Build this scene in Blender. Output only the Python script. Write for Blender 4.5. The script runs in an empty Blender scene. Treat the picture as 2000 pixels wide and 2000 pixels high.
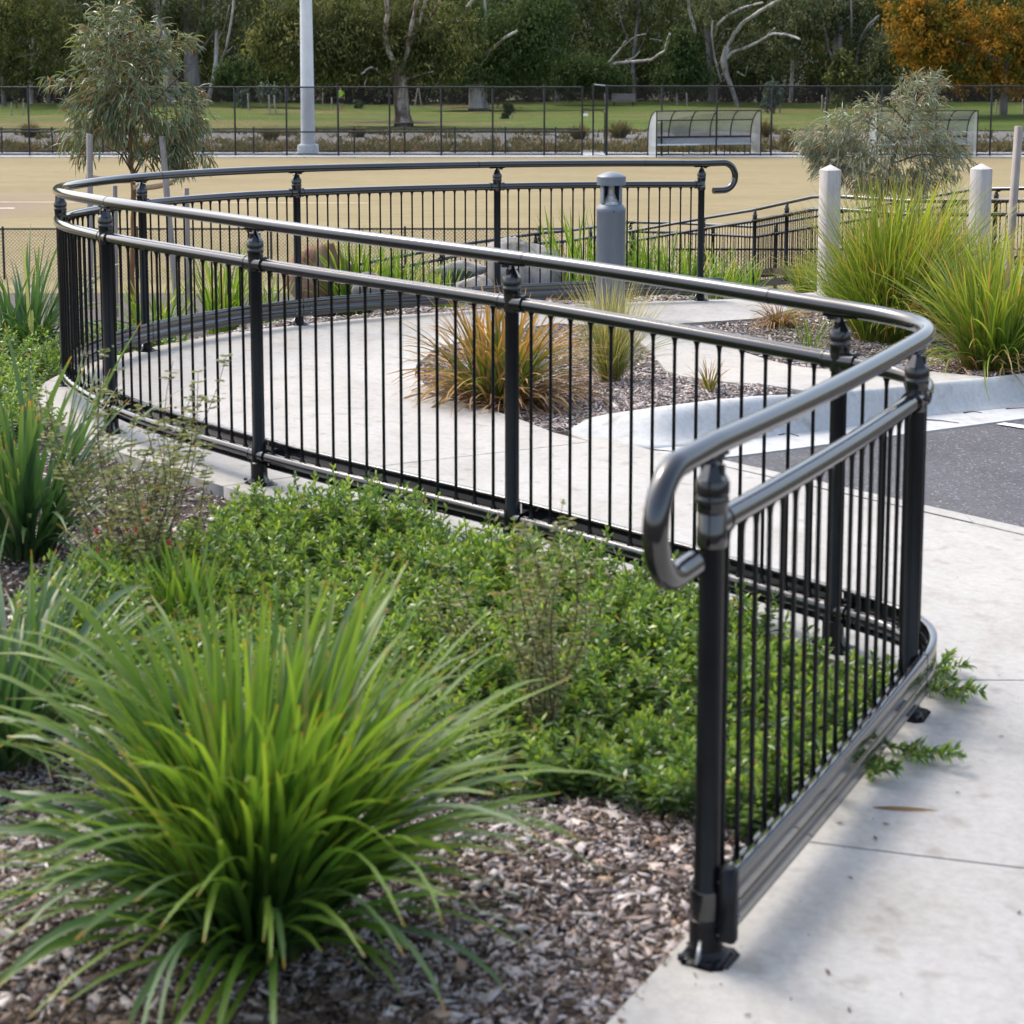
import bpy, math, random
import numpy as np
from mathutils import Vector, Matrix
from mathutils.geometry import delaunay_2d_cdt
R = np.random.default_rng(7)
random.seed(7)
SC = bpy.context.scene
COL = SC.collection
# ------------------------------------------------------------------ camera
F, YH, CY, CH = 3586.691, 79.8555, 560.7078, 1.7521
TH = math.atan((CY - YH) / F)
cd = bpy.data.cameras.new('camera'); cam = bpy.data.objects.new('camera', cd); COL.objects.link(cam)
cam.location = (0, 0, CH); cam.rotation_euler = (math.pi / 2 - TH, 0, 0)
cd.sensor_width = 36; cd.lens = F / 2000 * 36; cd.shift_y = -(1000 - CY) / 2000
cd.clip_start = .1; cd.clip_end = 2000
cd.dof.use_dof = True; cd.dof.focus_distance = 13; cd.dof.aperture_fstop = 6.3
SC.camera = cam
# ------------------------------------------------------------------ light
SUN_AZ, SUN_EL = math.radians(-47), math.radians(52)      # azimuth from +Y towards +X
W = bpy.data.worlds.new('World'); SC.world = W; W.use_nodes = True
wn = W.node_tree.nodes; bg = wn['Background']
sky = wn.new('ShaderNodeTexSky'); sky.sky_type = 'NISHITA'; sky.sun_disc = False
sky.sun_elevation = SUN_EL; sky.sun_rotation = SUN_AZ
sky.altitude = 50; sky.air_density = 1.0; sky.dust_density = 4.0; sky.ozone_density = 1.0
hs = wn.new('ShaderNodeHueSaturation'); hs.inputs['Saturation'].default_value = .8
W.node_tree.links.new(sky.outputs[0], hs.inputs['Color']); W.node_tree.links.new(hs.outputs[0], bg.inputs[0]); bg.inputs[1].default_value = .15
sd = bpy.data.lights.new('sun', 'SUN'); sun = bpy.data.objects.new('sun', sd); COL.objects.link(sun)
sd.energy = .5; sd.angle = math.radians(14); sd.color = (1, .94, .84)
SUNV = Vector((math.sin(SUN_AZ) * math.cos(SUN_EL), math.cos(SUN_AZ) * math.cos(SUN_EL), math.sin(SUN_EL)))
sun.rotation_euler = SUNV.to_track_quat('Z', 'Y').to_euler(); sun.location = (-20, 20, 30)
SC.view_settings.view_transform = 'Standard'; SC.view_settings.look = 'None'
SC.view_settings.exposure = 1.42; SC.view_settings.gamma = 1; SC.view_settings.use_curve_mapping = False
SC.render.engine = 'CYCLES'
SC.cycles.max_bounces = 8; SC.cycles.transparent_max_bounces = 12; SC.cycles.use_denoising = True
SC.cycles.sample_clamp_indirect = 6

# ------------------------------------------------------------------ terrain
POST = np.array([(.383, 3.425, -.046), (1.086, 4.848, -.087), (.97, 5.362, -.060), (0, 6.257, -.021), (-1.001, 7.113, .014),
                 (-1.795, 8.072, .016), (-2.343, 9.495, -.043), (-2.183, 10.807, -.08), (-1.419, 12.075, -.119),
                 (-.106, 13.104, -.159), (1.425, 13.789, -.196)])
def plane(x, y):
    return -.0303 * np.clip(x, -6, 6) - .016 * (np.clip(y, -2, 18) - 3.3)
_D2 = ((POST[:, None, :2] - POST[None, :, :2]) ** 2).sum(-1)
_WT = np.linalg.solve(np.exp(-_D2 / 2 / 1.69) + .05 * np.eye(11), POST[:, 2] - plane(POST[:, 0], POST[:, 1]))
def zp(x, y):
    s = plane(x, y)
    for w, p in zip(_WT, POST):
        s = s + w * np.exp(-((x - p[0]) ** 2 + (y - p[1]) ** 2) / 3.38)
    return s
FIELD = -3.25
def smooth(a, b, v):
    t = np.clip((v - a) / (b - a), 0, 1); return t * t * (3 - 2 * t)
def inpoly(x, y, P):
    x = np.asarray(x, float); y = np.asarray(y, float); r = np.zeros(x.shape, bool); j = len(P) - 1
    for i in range(len(P)):
        xi, yi = P[i]; xj, yj = P[j]
        with np.errstate(divide='ignore', invalid='ignore'):
            c = ((yi > y) != (yj > y)) & (x < (xj - xi) * (y - yi) / (yj - yi + 1e-12) + xi)
        r ^= c; j = i
    return r
ISLA = [(-.55, 10.5), (-.47, 11.15), (-.17, 11.85), (.3, 12.4), (.75, 12.3), (.86, 11.2), (.89, 10.5), (1.16, 9.55), (1.45, 9.22), (1.22, 8.98), (1.0, 8.84), (.705, 8.60),
        (.5, 8.71), (.37, 8.76), (.27, 8.54), (.2, 8.46), (0, 8.87), (-.24, 9.22), (-.41, 9.55), (-.54, 10.1)]
BEDB = [(1.146, 12.5), (1.45, 11.3), (1.78, 10.47), (2.05, 10.35), (2.33, 10.29), (2.7, 10.12), (3.4, 10.62), (6, 12.5), (6, 16), (3.2, 14.6), (2.6, 14.0), (2.14, 13.54), (1.74, 12.85)]
def lift(x, y):                                                     # island and kerb stand above the ramp beside the road
    yk = np.interp(x, [-1, .2, .3, .5, .7, 1.0, 1.3, 1.6, 1.95, 2.7, 3.5, 6], [7.5, 8.33, 8.42, 8.45, 8.50, 8.72, 8.97, 9.17, 9.44, 9.95, 10.4, 12.]); d = (y - yk) * .8
    return .13 * smooth(.22, .75, x) * (1 - .3 * smooth(1.2, 2.4, x)) * smooth(-.16, -.02, d) * (1 - smooth(.1, 1.5, d))
def zp2(x, y): return zp(x, y) + lift(x, y)
def ybound(x):
    return np.interp(x, [-6, -2.5, -1.4, 0, 1.4, 3, 6], [10.4, 10.8, 12.6, 13.7, 14.4, 15.2, 16.5])
def terr(x, y):
    x = np.asarray(x, float); y = np.asarray(y, float)
    base = zp2(x, y)
    off = np.where(inpoly(x, y, ISLA) | inpoly(x, y, BEDB), -.02, -.07)
    off = np.where((y < 5) & (x < 1.2), -.07 + .035 * (1 - smooth(3.6, 4.6, y)), off)
    off = np.where((y > 4.8) & (y < 10.5) & (off < -.03), -.048, off)
    off = np.where(inpoly(x, y, ROADP), -.3, off)
    und = .012 * np.sin(x * 5.1 + y * 2.3) + .01 * np.sin(y * 6.7 - x * 3.1)
    z = base + off + np.where(off < -.03, und - .006, und * .4)
    yb = ybound(x)
    k = np.clip((y - yb) / (37 - yb), 0, 1)
    z = z * (1 - k) + (-3.32) * k
    return np.where(y < 0, -.12, z)
NF = np.array([.724, .69])
def road(x, y):
    return zp(x, y) - .004 - .05 * smooth(.0, 1.1, NF[0] * x + NF[1] * y - 6.10)
def ray(px, py):
    a = (px - 1000) / F; b = -(py - CY) / F
    return np.array([a, math.cos(TH) + b * math.sin(TH), -math.sin(TH) + b * math.cos(TH)])
def at(px, py, fn=zp, off=0.):
    r = ray(px, py); t = 5.
    for _ in range(80):
        p = r * t
        t += ((float(fn(p[0], p[1])) + off - CH) / r[2] - t) * .5
    return np.array([r[0] * t, r[1] * t, r[2] * t + CH])
def atd(px, py, y):
    r = ray(px, py); t = y / r[1]
    return np.array([r[0] * t, y, r[2] * t + CH])

kb_px = [(1110, 840), (1150, 816), (1200, 806), (1290, 794), (1400, 780), (1480, 773), (1600, 768), (1706, 759), (1929, 737), (2000, 729), (2150, 712), (2400, 684)]
kf_px = [(1110, 850), (1160, 858), (1200, 864), (1275, 877), (1400, 866), (1480, 856), (1600, 841), (1706, 827), (1805, 813), (1962, 798), (2150, 777), (2400, 752)]
go_px = [(1275, 881), (1300, 887), (1405, 895), (1480, 886), (1550, 877), (1700, 857), (1801, 844), (1945, 825), (2150, 799), (2400, 772)]
KB = np.array([at(*q, fn=zp2) for q in kb_px]); KF = np.array([at(*q, fn=road) for q in kf_px]); GO = np.array([at(*q, fn=road) for q in go_px])
ROADP = [tuple((KB[i] * .97 + KF[i] * .03)[:2]) for i in range(2, 12)] + [(8, 13), (9.5, 9), (9, -.5), (4, 4.75), (1.0, 7.9), (.75, 8.1)]
# ------------------------------------------------------------------ mesh helpers
class G:
    def __init__(s): s.v = []; s.f = {}; s.t = []; s.n = 0
    def add(s, V, Fc, t=None):
        V = np.array(V, float).reshape(-1, 3); Fc = np.asarray(Fc, int)
        if Fc.ndim == 1: Fc = Fc[None]
        s.f.setdefault(Fc.shape[1], []).append(Fc + s.n); s.v.append(V)
        s.t.append(np.zeros(len(V)) if t is None else np.asarray(t, float).ravel()); s.n += len(V); return s
    def addm(s, parts):
        for p in parts: s.add(*p)
        return s
    def mesh(s, name, mat=None, sm=False, att=False):
        me = bpy.data.meshes.new(name)
        V = np.concatenate(s.v); me.vertices.add(len(V)); me.vertices.foreach_set('co', V.astype(np.float32).ravel())
        loops = []; starts = []; c = 0
        for k, fl in s.f.items():
            A = np.concatenate(fl); loops.append(A.ravel()); starts.append(c + np.arange(len(A)) * k); c += A.size
        L = np.concatenate(loops); S = np.concatenate(starts)
        me.loops.add(len(L)); me.loops.foreach_set('vertex_index', L.astype(np.int32))
        me.polygons.add(len(S)); me.polygons.foreach_set('loop_start', S.astype(np.int32))
        if sm: me.polygons.foreach_set('use_smooth', np.ones(len(S), bool))
        if att:
            a = me.attributes.new('t', 'FLOAT', 'POINT'); a.data.foreach_set('value', np.concatenate(s.t).astype(np.float32))
        me.update(calc_edges=True)
        if mat: me.materials.append(mat)
        return me
def link(name, me, parent=None, loc=None, rz=0., sc=None, rot=None):
    o = bpy.data.objects.new(name, me); COL.objects.link(o)
    if parent is not None: o.parent = parent
    if loc is not None: o.location = loc
    if rot is not None: o.rotation_euler = rot
    elif rz: o.rotation_euler = (0, 0, rz)
    if sc is not None: o.scale = (sc, sc, sc) if np.isscalar(sc) else sc
    return o
def obj(name, g, mat, parent=None, sm=False, att=False, **k):
    return link(name, g.mesh(name, mat, sm, att), parent, **k)
def tag(o, label=None, cat=None, group=None, kind=None):
    if label: o['label'] = label
    if cat: o['category'] = cat
    if group: o['group'] = group
    if kind: o['kind'] = kind
    return o
def empty(name, label, cat, loc=(0, 0, 0), group=None, rz=0.):
    o = bpy.data.objects.new(name, None); COL.objects.link(o); o.location = loc; o.rotation_euler = (0, 0, rz); o.empty_display_size = .1
    return tag(o, label, cat, group)
def copy_tree(o, parent=None):
    c = o.copy(); COL.objects.link(c); c.parent = parent
    for ch in list(o.children): copy_tree(ch, c)
    return c
def nrm(a): return a / (np.linalg.norm(a, axis=-1, keepdims=True) + 1e-12)
def tube(P, r, n=10, cap=True, t=None, up=(0, 0, 1)):
    P = np.asarray(P, float); m = len(P); r = np.broadcast_to(np.asarray(r, float), (m,))
    T = nrm(np.gradient(P, axis=0)); u = np.array(up, float)
    if abs(T[0] @ u) > .9: u = np.array([1., 0, 0])
    N = np.zeros((m, 3)); N[0] = nrm(u - T[0] * (u @ T[0]))
    for i in range(1, m): N[i] = nrm(N[i - 1] - T[i] * (N[i - 1] @ T[i]))
    B = np.cross(T, N); a = np.arange(n) * 2 * math.pi / n
    V = P[:, None] + r[:, None, None] * (np.cos(a)[None, :, None] * N[:, None] + np.sin(a)[None, :, None] * B[:, None])
    i = np.arange(m - 1)[:, None] * n; j = np.arange(n)[None]; k = (j + 1) % n
    Q = np.stack([i + j, i + k, i + n + k, i + n + j], -1).reshape(-1, 4)
    out = [(V.reshape(-1, 3), Q, np.repeat(np.linspace(0, 1, m), n) if t is None else np.repeat(t, n))]
    if cap:
        out.append((V[0], np.arange(n)[::-1][None])); out.append((V[-1], np.arange(n)[None]))
    return out
def lathe(prof, n=16, c=(0, 0, 0)):
    pr = np.asarray(prof, float); a = np.arange(n) * 2 * math.pi / n; m = len(pr)
    V = np.stack([pr[:, :1] * np.cos(a), pr[:, :1] * np.sin(a), np.repeat(pr[:, 1:], n, 1)], -1) + np.array(c)
    i = np.arange(m - 1)[:, None] * n; j = np.arange(n)[None]; k = (j + 1) % n
    out = [(V.reshape(-1, 3), np.stack([i + j, i + k, i + n + k, i + n + j], -1).reshape(-1, 4))]
    out.append((V[0], np.arange(n)[::-1][None])); out.append((V[-1], np.arange(n)[None])); return out
_BQ = np.array([[0, 3, 2, 1], [4, 5, 6, 7], [0, 1, 5, 4], [1, 2, 6, 5], [2, 3, 7, 6], [3, 0, 4, 7]])
def box(c, s, M=None):
    x, y, z = np.array(s) / 2
    V = np.array([[-x, -y, -z], [x, -y, -z], [x, y, -z], [-x, y, -z], [-x, -y, z], [x, -y, z], [x, y, z], [-x, y, z]])
    if M is not None: V = V @ np.asarray(M).T
    return (V + np.array(c), _BQ)
def bbox(c, s, b=.004, M=None):                                   # box with chamfered vertical edges and top
    x, y, z = np.array(s) / 2
    ring = lambda X, Y, k: [[-X + k, -Y], [X - k, -Y], [X, -Y + k], [X, Y - k], [X - k, Y], [-X + k, Y], [-X, Y - k], [-X, -Y + k]]
    V = [p + [-z] for p in ring(x, y, b)] + [p + [z - b] for p in ring(x, y, b)] + [p + [z] for p in ring(x - b, y - b, b)]
    V = np.array(V, float)
    if M is not None: V = V @ np.asarray(M).T
    Q = [[r * 8 + i, r * 8 + (i + 1) % 8, r * 8 + 8 + (i + 1) % 8, r * 8 + 8 + i] for r in (0, 1) for i in range(8)]
    return [(V + np.array(c), np.array(Q)), (V[16:] + np.array(c), np.arange(8)[None]), (V[:8] + np.array(c), np.arange(8)[::-1][None])]
def rotz(a):
    c, s = math.cos(a), math.sin(a); return np.array([[c, -s, 0], [s, c, 0], [0, 0, 1]])
def grid(xs, ys, fn):
    X, Y = np.meshgrid(xs, ys); Z = fn(X, Y); nx, ny = len(xs), len(ys)
    V = np.stack([X, Y, Z], -1).reshape(-1, 3); i = np.arange(ny - 1)[:, None] * nx; j = np.arange(nx - 1)[None]
    return V, np.stack([i + j, i + j + 1, i + nx + j + 1, i + nx + j], -1).reshape(-1, 4)
def slab(poly, fn, thick=.12, step=.25, off=0.):
    P = [tuple(map(float, p)) for p in poly]; D = []
    for i in range(len(P)):                                        # densify the outline
        a = np.array(P[i]); b = np.array(P[(i + 1) % len(P)]); m = max(1, int(np.linalg.norm(b - a) / step))
        D += [a + (b - a) * k / m for k in range(m)]
    D = np.array(D); n = len(D); lo, hi = D.min(0), D.max(0)
    gx, gy = np.meshgrid(np.arange(lo[0] + .1, hi[0], step), np.arange(lo[1] + .1, hi[1], step))
    pts = np.stack([gx.ravel(), gy.ravel()], -1); pts = pts[inpoly(pts[:, 0], pts[:, 1], D)]
    dm = np.min(np.linalg.norm(pts[:, None] - D[None], axis=-1), 1) if len(pts) else np.zeros(0)
    pts = pts[dm > step * .4]
    vs = [Vector(p) for p in np.concatenate([D, pts])]
    r = delaunay_2d_cdt(vs, [], [list(range(n))], 1, 1e-6)
    V2 = np.array([tuple(v) for v in r[0]]); Z = fn(V2[:, 0], V2[:, 1]) + off
    T = np.array([f for f in r[2] if len(f) == 3])
    a = V2[T]; ar = (a[:, 1, 0] - a[:, 0, 0]) * (a[:, 2, 1] - a[:, 0, 1]) - (a[:, 2, 0] - a[:, 0, 0]) * (a[:, 1, 1] - a[:, 0, 1])
    T[ar < 0] = T[ar < 0][:, ::-1]
    g = G(); g.add(np.column_stack([V2, Z]), T)
    zt = fn(D[:, 0], D[:, 1]) + off
    if thick:
        A = np.column_stack([D, zt]); B = np.column_stack([D, zt - thick]); i = np.arange(n); k = (i + 1) % n
        g.add(np.concatenate([A, B]), np.stack([i, i + n, k + n, k], -1))
    return g
def offset_poly(P, d):
    P = np.asarray(P, float); area = np.sum(P[:, 0] * np.roll(P[:, 1], -1) - np.roll(P[:, 0], -1) * P[:, 1])
    s = 1 if area > 0 else -1
    e1 = nrm(P - np.roll(P, 1, 0)); e2 = nrm(np.roll(P, -1, 0) - P)
    n1 = np.stack([-e1[:, 1], e1[:, 0]], -1) * s; n2 = np.stack([-e2[:, 1], e2[:, 0]], -1) * s
    b = nrm(n1 + n2); k = np.clip(1 / np.maximum((b * n1).sum(-1), .4), 1, 2.2)
    return P + b * (k * d)[:, None]

# ------------------------------------------------------------------ materials
def newmat(name):
    m = bpy.data.materials.new(name); m.use_nodes = True; nt = m.node_tree
    return m, nt, nt.nodes['Principled BSDF']
def ramp(nt, fac, cols, pos=None):
    n = nt.nodes.new('ShaderNodeValToRGB'); e = n.color_ramp.elements
    pos = pos or list(np.linspace(0, 1, len(cols)))
    e[0].position = pos[0]; e[0].color = (*cols[0], 1); e[1].position = pos[-1]; e[1].color = (*cols[-1], 1)
    for p, c in zip(pos[1:-1], cols[1:-1]):
        x = e.new(p); x.color = (*c, 1)
    nt.links.new(fac, n.inputs[0]); return n.outputs[0]
def geo(nt): return nt.nodes.new('ShaderNodeNewGeometry')
def noise(nt, scale, detail=4, rough=.6, vec=None, stretch=None, dist=0.):
    n = nt.nodes.new('ShaderNodeTexNoise'); n.inputs['Scale'].default_value = scale; n.inputs['Detail'].default_value = detail
    n.inputs['Roughness'].default_value = rough; n.inputs['Distortion'].default_value = dist
    v = vec if vec is not None else geo(nt).outputs['Position']
    if stretch:
        mp = nt.nodes.new('ShaderNodeMapping'); mp.inputs['Scale'].default_value = stretch; nt.links.new(v, mp.inputs[0]); v = mp.outputs[0]
    nt.links.new(v, n.inputs['Vector']); return n.outputs['Fac']
def mathn(nt, op, a, b=None, clamp=False):
    n = nt.nodes.new('ShaderNodeMath'); n.operation = op; n.use_clamp = clamp
    for i, x in enumerate((a, b)):
        if x is None: continue
        if isinstance(x, (int, float)): n.inputs[i].default_value = x
        else: nt.links.new(x, n.inputs[i])
    return n.outputs[0]
def mixc(nt, fac, a, b, mode='MIX'):
    n = nt.nodes.new('ShaderNodeMix'); n.data_type = 'RGBA'; n.blend_type = mode
    if isinstance(fac, (int, float)): n.inputs[0].default_value = fac
    else: nt.links.new(fac, n.inputs[0])
    for i, x in ((6, a), (7, b)):
        if isinstance(x, tuple): n.inputs[i].default_value = (*x, 1)
        else: nt.links.new(x, n.inputs[i])
    return n.outputs[2]
def bump(nt, bs, h, strength=.3, dist=.01):
    b = nt.nodes.new('ShaderNodeBump'); b.inputs['Strength'].default_value = strength; b.inputs['Distance'].default_value = dist
    nt.links.new(h, b.inputs['Height']); nt.links.new(b.outputs[0], bs.inputs['Normal'])
def simple(name, col, rough=.5, metal=0., spec=.5, var=.12, scale=6., bmp=0., bscale=80., coat=0.):
    m, nt, b = newmat(name)
    c = ramp(nt, noise(nt, scale), [tuple(x * (1 - var) for x in col), tuple(x * (1 + var) for x in col)], [.3, .7])
    nt.links.new(c, b.inputs['Base Color']); b.inputs['Roughness'].default_value = rough; b.inputs['Metallic'].default_value = metal
    b.inputs['Specular IOR Level'].default_value = spec; b.inputs['Coat Weight'].default_value = coat; b.inputs['Coat Roughness'].default_value = .12
    if bmp: bump(nt, b, noise(nt, bscale, 3), bmp, .004)
    return m
def islandmat(name, cols, rough=.75, nscale=0., pos=None, bmp=0., spec=.3):
    m, nt, b = newmat(name); g = geo(nt)
    c = ramp(nt, g.outputs['Random Per Island'], cols, pos)
    if nscale:
        c = mixc(nt, .55, c, ramp(nt, noise(nt, nscale), [(.6, .56, .55), (1.2, 1.2, 1.2)], [.25, .7]), 'MULTIPLY')
    nt.links.new(c, b.inputs['Base Color']); b.inputs['Roughness'].default_value = rough; b.inputs['Specular IOR Level'].default_value = spec
    if bmp: bump(nt, b, noise(nt, 160, 3), bmp, .003)
    return m
def leafmat(name, cols, pos, tones=((.7, .75, .6), (1.25, 1.2, 1.1)), trans=.4, rough=.45, spec=.4, alt=None, altamt=.0, tk=1.5):
    """colour along each leaf (attribute t: foot 0, tip 1) times a tone of its own; part of the light passes through"""
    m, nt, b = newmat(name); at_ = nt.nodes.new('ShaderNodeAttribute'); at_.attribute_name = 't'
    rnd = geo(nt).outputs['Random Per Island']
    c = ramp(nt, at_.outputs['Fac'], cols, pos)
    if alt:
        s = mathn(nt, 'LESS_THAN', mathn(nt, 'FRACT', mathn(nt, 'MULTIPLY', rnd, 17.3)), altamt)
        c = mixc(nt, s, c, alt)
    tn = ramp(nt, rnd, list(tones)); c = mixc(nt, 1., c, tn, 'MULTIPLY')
    nt.links.new(c, b.inputs['Base Color']); b.inputs['Roughness'].default_value = rough; b.inputs['Specular IOR Level'].default_value = spec
    tr = nt.nodes.new('ShaderNodeBsdfTranslucent'); mx = nt.nodes.new('ShaderNodeMixShader'); mx.inputs[0].default_value = trans
    tc = mixc(nt, 1., c, (tk * 1.05, tk, tk * .55), 'MULTIPLY'); nt.links.new(tc, tr.inputs[0])
    nt.links.new(b.outputs[0], mx.inputs[1]); nt.links.new(tr.outputs[0], mx.inputs[2])
    nt.links.new(mx.outputs[0], nt.nodes['Material Output'].inputs[0]); return m
M = {}
def railmat(name='charcoal_rail_coating', ior=1.75, cr=.085, cw=1.):
    m, nt, b = newmat(name)
    c = ramp(nt, noise(nt, 9, 5), [(.006, .0065, .0075), (.010, .0105, .012)], [.35, .7])
    nt.links.new(c, b.inputs['Base Color']); b.inputs['Metallic'].default_value = .0
    r = ramp(nt, noise(nt, 14, 4), [(.30, .30, .30), (.42, .42, .42)], [.3, .7]); nt.links.new(r, b.inputs['Roughness'])
    b.inputs['Specular IOR Level'].default_value = .0; b.inputs['Coat Weight'].default_value = cw; b.inputs['Coat Roughness'].default_value = cr; b.inputs['Coat IOR'].default_value = ior
    bump(nt, b, noise(nt, 420, 2), .03, .001)
    return m
M['rail'] = railmat(); M['post'] = railmat('charcoal_post_coating', 1.4, .22, .55); M['cap'] = railmat('charcoal_cap_coating', 1.6, .14, 1.)
M['galv'] = simple('galvanised_steel', (.42, .44, .45), .5, .7, var=.2, scale=40)
M['alu'] = simple('kick_plate_coating', (.016, .0165, .0185), .35, .0, spec=.0, var=.15, scale=5, coat=1.); M['alu'].node_tree.nodes['Principled BSDF'].inputs['Coat Roughness'].default_value = .05; M['alu'].node_tree.nodes['Principled BSDF'].inputs['Coat IOR'].default_value = 1.95
def concmat(name, a, b_, warm, stain=.5):
    m, nt, b = newmat(name); P = geo(nt).outputs['Position']
    c = ramp(nt, noise(nt, 1.3, 6, .62), [a, b_], [.3, .72])
    c = mixc(nt, mathn(nt, 'MULTIPLY', ramp(nt, noise(nt, .55, 3, .5, stretch=(1, 1, 1), dist=.6), [(0, 0, 0), (1, 1, 1)], [.48, .75]), stain), c, warm)
    c = mixc(nt, .32, c, ramp(nt, noise(nt, 38, 4, .75), [(.55, .55, .55), (1.25, 1.25, 1.25)], [.3, .7]), 'MULTIPLY')
    c = mixc(nt, .6, c, ramp(nt, noise(nt, 11, 3, .5), [(.66, .63, .58), (1, 1, 1)], [.28, .42]), 'MULTIPLY')
    c = mixc(nt, .5, c, ramp(nt, noise(nt, 2.4, 5, .65, stretch=(1, .6, 1), dist=1.), [(.80, .78, .73), (1.02, 1.02, 1.02)], [.36, .56]), 'MULTIPLY')
    c = mixc(nt, .7, c, ramp(nt, noise(nt, 210, 1, .5), [(.3, .27, .25), (1, 1, 1)], [.2, .27]), 'MULTIPLY')
    nt.links.new(c, b.inputs['Base Color']); b.inputs['Roughness'].default_value = .86; b.inputs['Specular IOR Level'].default_value = .3
    br = noise(nt, 60, 3, .6, stretch=(.12, 1.6, 1)); fine = noise(nt, 300, 2)
    bump(nt, b, mathn(nt, 'ADD', mathn(nt, 'MULTIPLY', br, .7), mathn(nt, 'MULTIPLY', fine, .4)), .25, .002)
    return m
M['conc'] = concmat('broomed_concrete', (.385, .372, .345), (.445, .432, .405), (.39, .352, .285), .45)
M['kerb'] = concmat('kerb_concrete', (.43, .44, .44), (.52, .53, .53), (.42, .42, .40), .35)
def asph():
    m, nt, b = newmat('asphalt')
    v = nt.nodes.new('ShaderNodeTexVoronoi'); v.inputs['Scale'].default_value = 130; nt.links.new(geo(nt).outputs['Position'], v.inputs['Vector'])
    hs = nt.nodes.new('ShaderNodeSeparateColor'); nt.links.new(v.outputs['Color'], hs.inputs[0])
    c = ramp(nt, hs.outputs[0], [(.045, .044, .05), (.085, .083, .091), (.12, .118, .126), (.42, .41, .42)], [0, .55, .965, 1])
    c = mixc(nt, .6, c, ramp(nt, noise(nt, 2.2, 5), [(.65, .65, .66), (1.35, 1.33, 1.3)], [.3, .7]), 'MULTIPLY')
    nt.links.new(c, b.inputs['Base Color']); b.inputs['Roughness'].default_value = .8
    bump(nt, b, v.outputs['Distance'], .8, .006); return m
M['asphalt'] = asph()
M['paint'] = simple('white_line_paint', (.72, .72, .70), .6, var=.12, scale=30)
M['soil'] = simple('mulch_bed_soil', (.055, .042, .033), .95, var=.45, scale=18, bmp=.6, bscale=60)
M['chip'] = islandmat('bark_chips', [(.045, .032, .030), (.15, .11, .09), (.30, .255, .235), (.40, .36, .345), (.48, .445, .43), (.32, .21, .14), (.64, .60, .57)], .85, 45,
                      [0, .16, .34, .55, .78, .87, 1], .4)
M['fines'] = islandmat('bark_fines', [(.03, .02, .014), (.075, .05, .034), (.13, .09, .06), (.20, .145, .10)], .9, 45)
def fieldmat():
    m, nt, b = newmat('dormant_couch_turf'); P = geo(nt).outputs['Position']
    c = ramp(nt, noise(nt, .22, 6, .7, stretch=(.5, 1.5, 1)), [(.205, .157, .084), (.255, .204, .116), (.295, .24, .14)], [.3, .52, .75])
    c = mixc(nt, .5, c, ramp(nt, noise(nt, 3.5, 5, .75, stretch=(.5, 1.2, 1)), [(.5, .5, .45), (1.4, 1.38, 1.35)], [.3, .7]), 'MULTIPLY')
    c = mixc(nt, .4, c, ramp(nt, noise(nt, .5, 3, .5, stretch=(1, 2.5, 1)), [(.245, .208, .112), (.245, .225, .12)], [.5, .8]))
    d = nt.nodes.new('ShaderNodeVectorMath'); d.operation = 'DISTANCE'; sp = nt.nodes.new('ShaderNodeMapping'); sp.inputs['Scale'].default_value = (1, .55, 0)
    nt.links.new(P, sp.inputs[0]); nt.links.new(sp.outputs[0], d.inputs[0]); d.inputs[1].default_value = (-16.2, 56 * .55, 0)
    k = mathn(nt, 'ADD', d.outputs['Value'], mathn(nt, 'MULTIPLY', noise(nt, .8, 4), 2.2))
    c = mixc(nt, ramp(nt, mathn(nt, 'MULTIPLY', k, .2), [(.85, .85, .85), (0, 0, 0)], [.38, .9]), c, (.22, .165, .125))
    nt.links.new(c, b.inputs['Base Color']); b.inputs['Roughness'].default_value = .95; b.inputs['Specular IOR Level'].default_value = .1
    return m
M['field'] = fieldmat()
def lawnmat():
    m, nt, b = newmat('mown_lawn')
    c = ramp(nt, noise(nt, .12, 6, .7, stretch=(.35, 1, 1)), [(.065, .10, .018), (.10, .145, .028), (.15, .15, .05), (.25, .17, .08)], [.32, .49, .58, .70])
    c = mixc(nt, .45, c, ramp(nt, noise(nt, 1.6, 5, .75, stretch=(.5, 1, 1)), [(.5, .55, .45), (1.35, 1.3, 1.2)], [.3, .7]), 'MULTIPLY')
    nt.links.new(c, b.inputs['Base Color']); b.inputs['Roughness'].default_value = .95; b.inputs['Specular IOR Level'].default_value = .1
    return m
M['lawn'] = lawnmat()
M['gravel'] = simple('swale_gravel', (.145, .138, .125), .9, var=.5, scale=2.2, bmp=.5, bscale=8)
M['litter'] = simple('bark_litter', (.11, .06, .035), .95, var=.5, scale=3)
M['backdrop_bank'] = simple('dark_backdrop_bank', (.018, .024, .013), .95, var=.4, scale=.5)
M['fence'] = simple('black_fence_coating', (.009, .0095, .010), .5, .1, var=.2, scale=8)
M['pole'] = simple('white_pole_paint', (.60, .63, .66), .45, var=.09, scale=1.3)
M['boll'] = simple('grey_bollard_paint', (.135, .158, .185), .42, .0, var=.10, scale=5, spec=.5)
M['bollin'] = simple('bollard_lens_frosted', (.42, .41, .39), .55, var=.4, scale=55)
def woodmat(name, a, b_, sx=(14, 14, 1.0)):
    m, nt, b = newmat(name)
    c = ramp(nt, noise(nt, 3.0, 6, .7, stretch=sx), [a, b_], [.28, .7])
    c = mixc(nt, .5, c, ramp(nt, noise(nt, 5, 4), [(.7, .69, .68), (1.15, 1.14, 1.12)], [.3, .7]), 'MULTIPLY')
    nt.links.new(c, b.inputs['Base Color']); b.inputs['Roughness'].default_value = .85; b.inputs['Specular IOR Level'].default_value = .2
    bump(nt, b, noise(nt, 5, 4, .7, stretch=sx), .4, .006); return m
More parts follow.
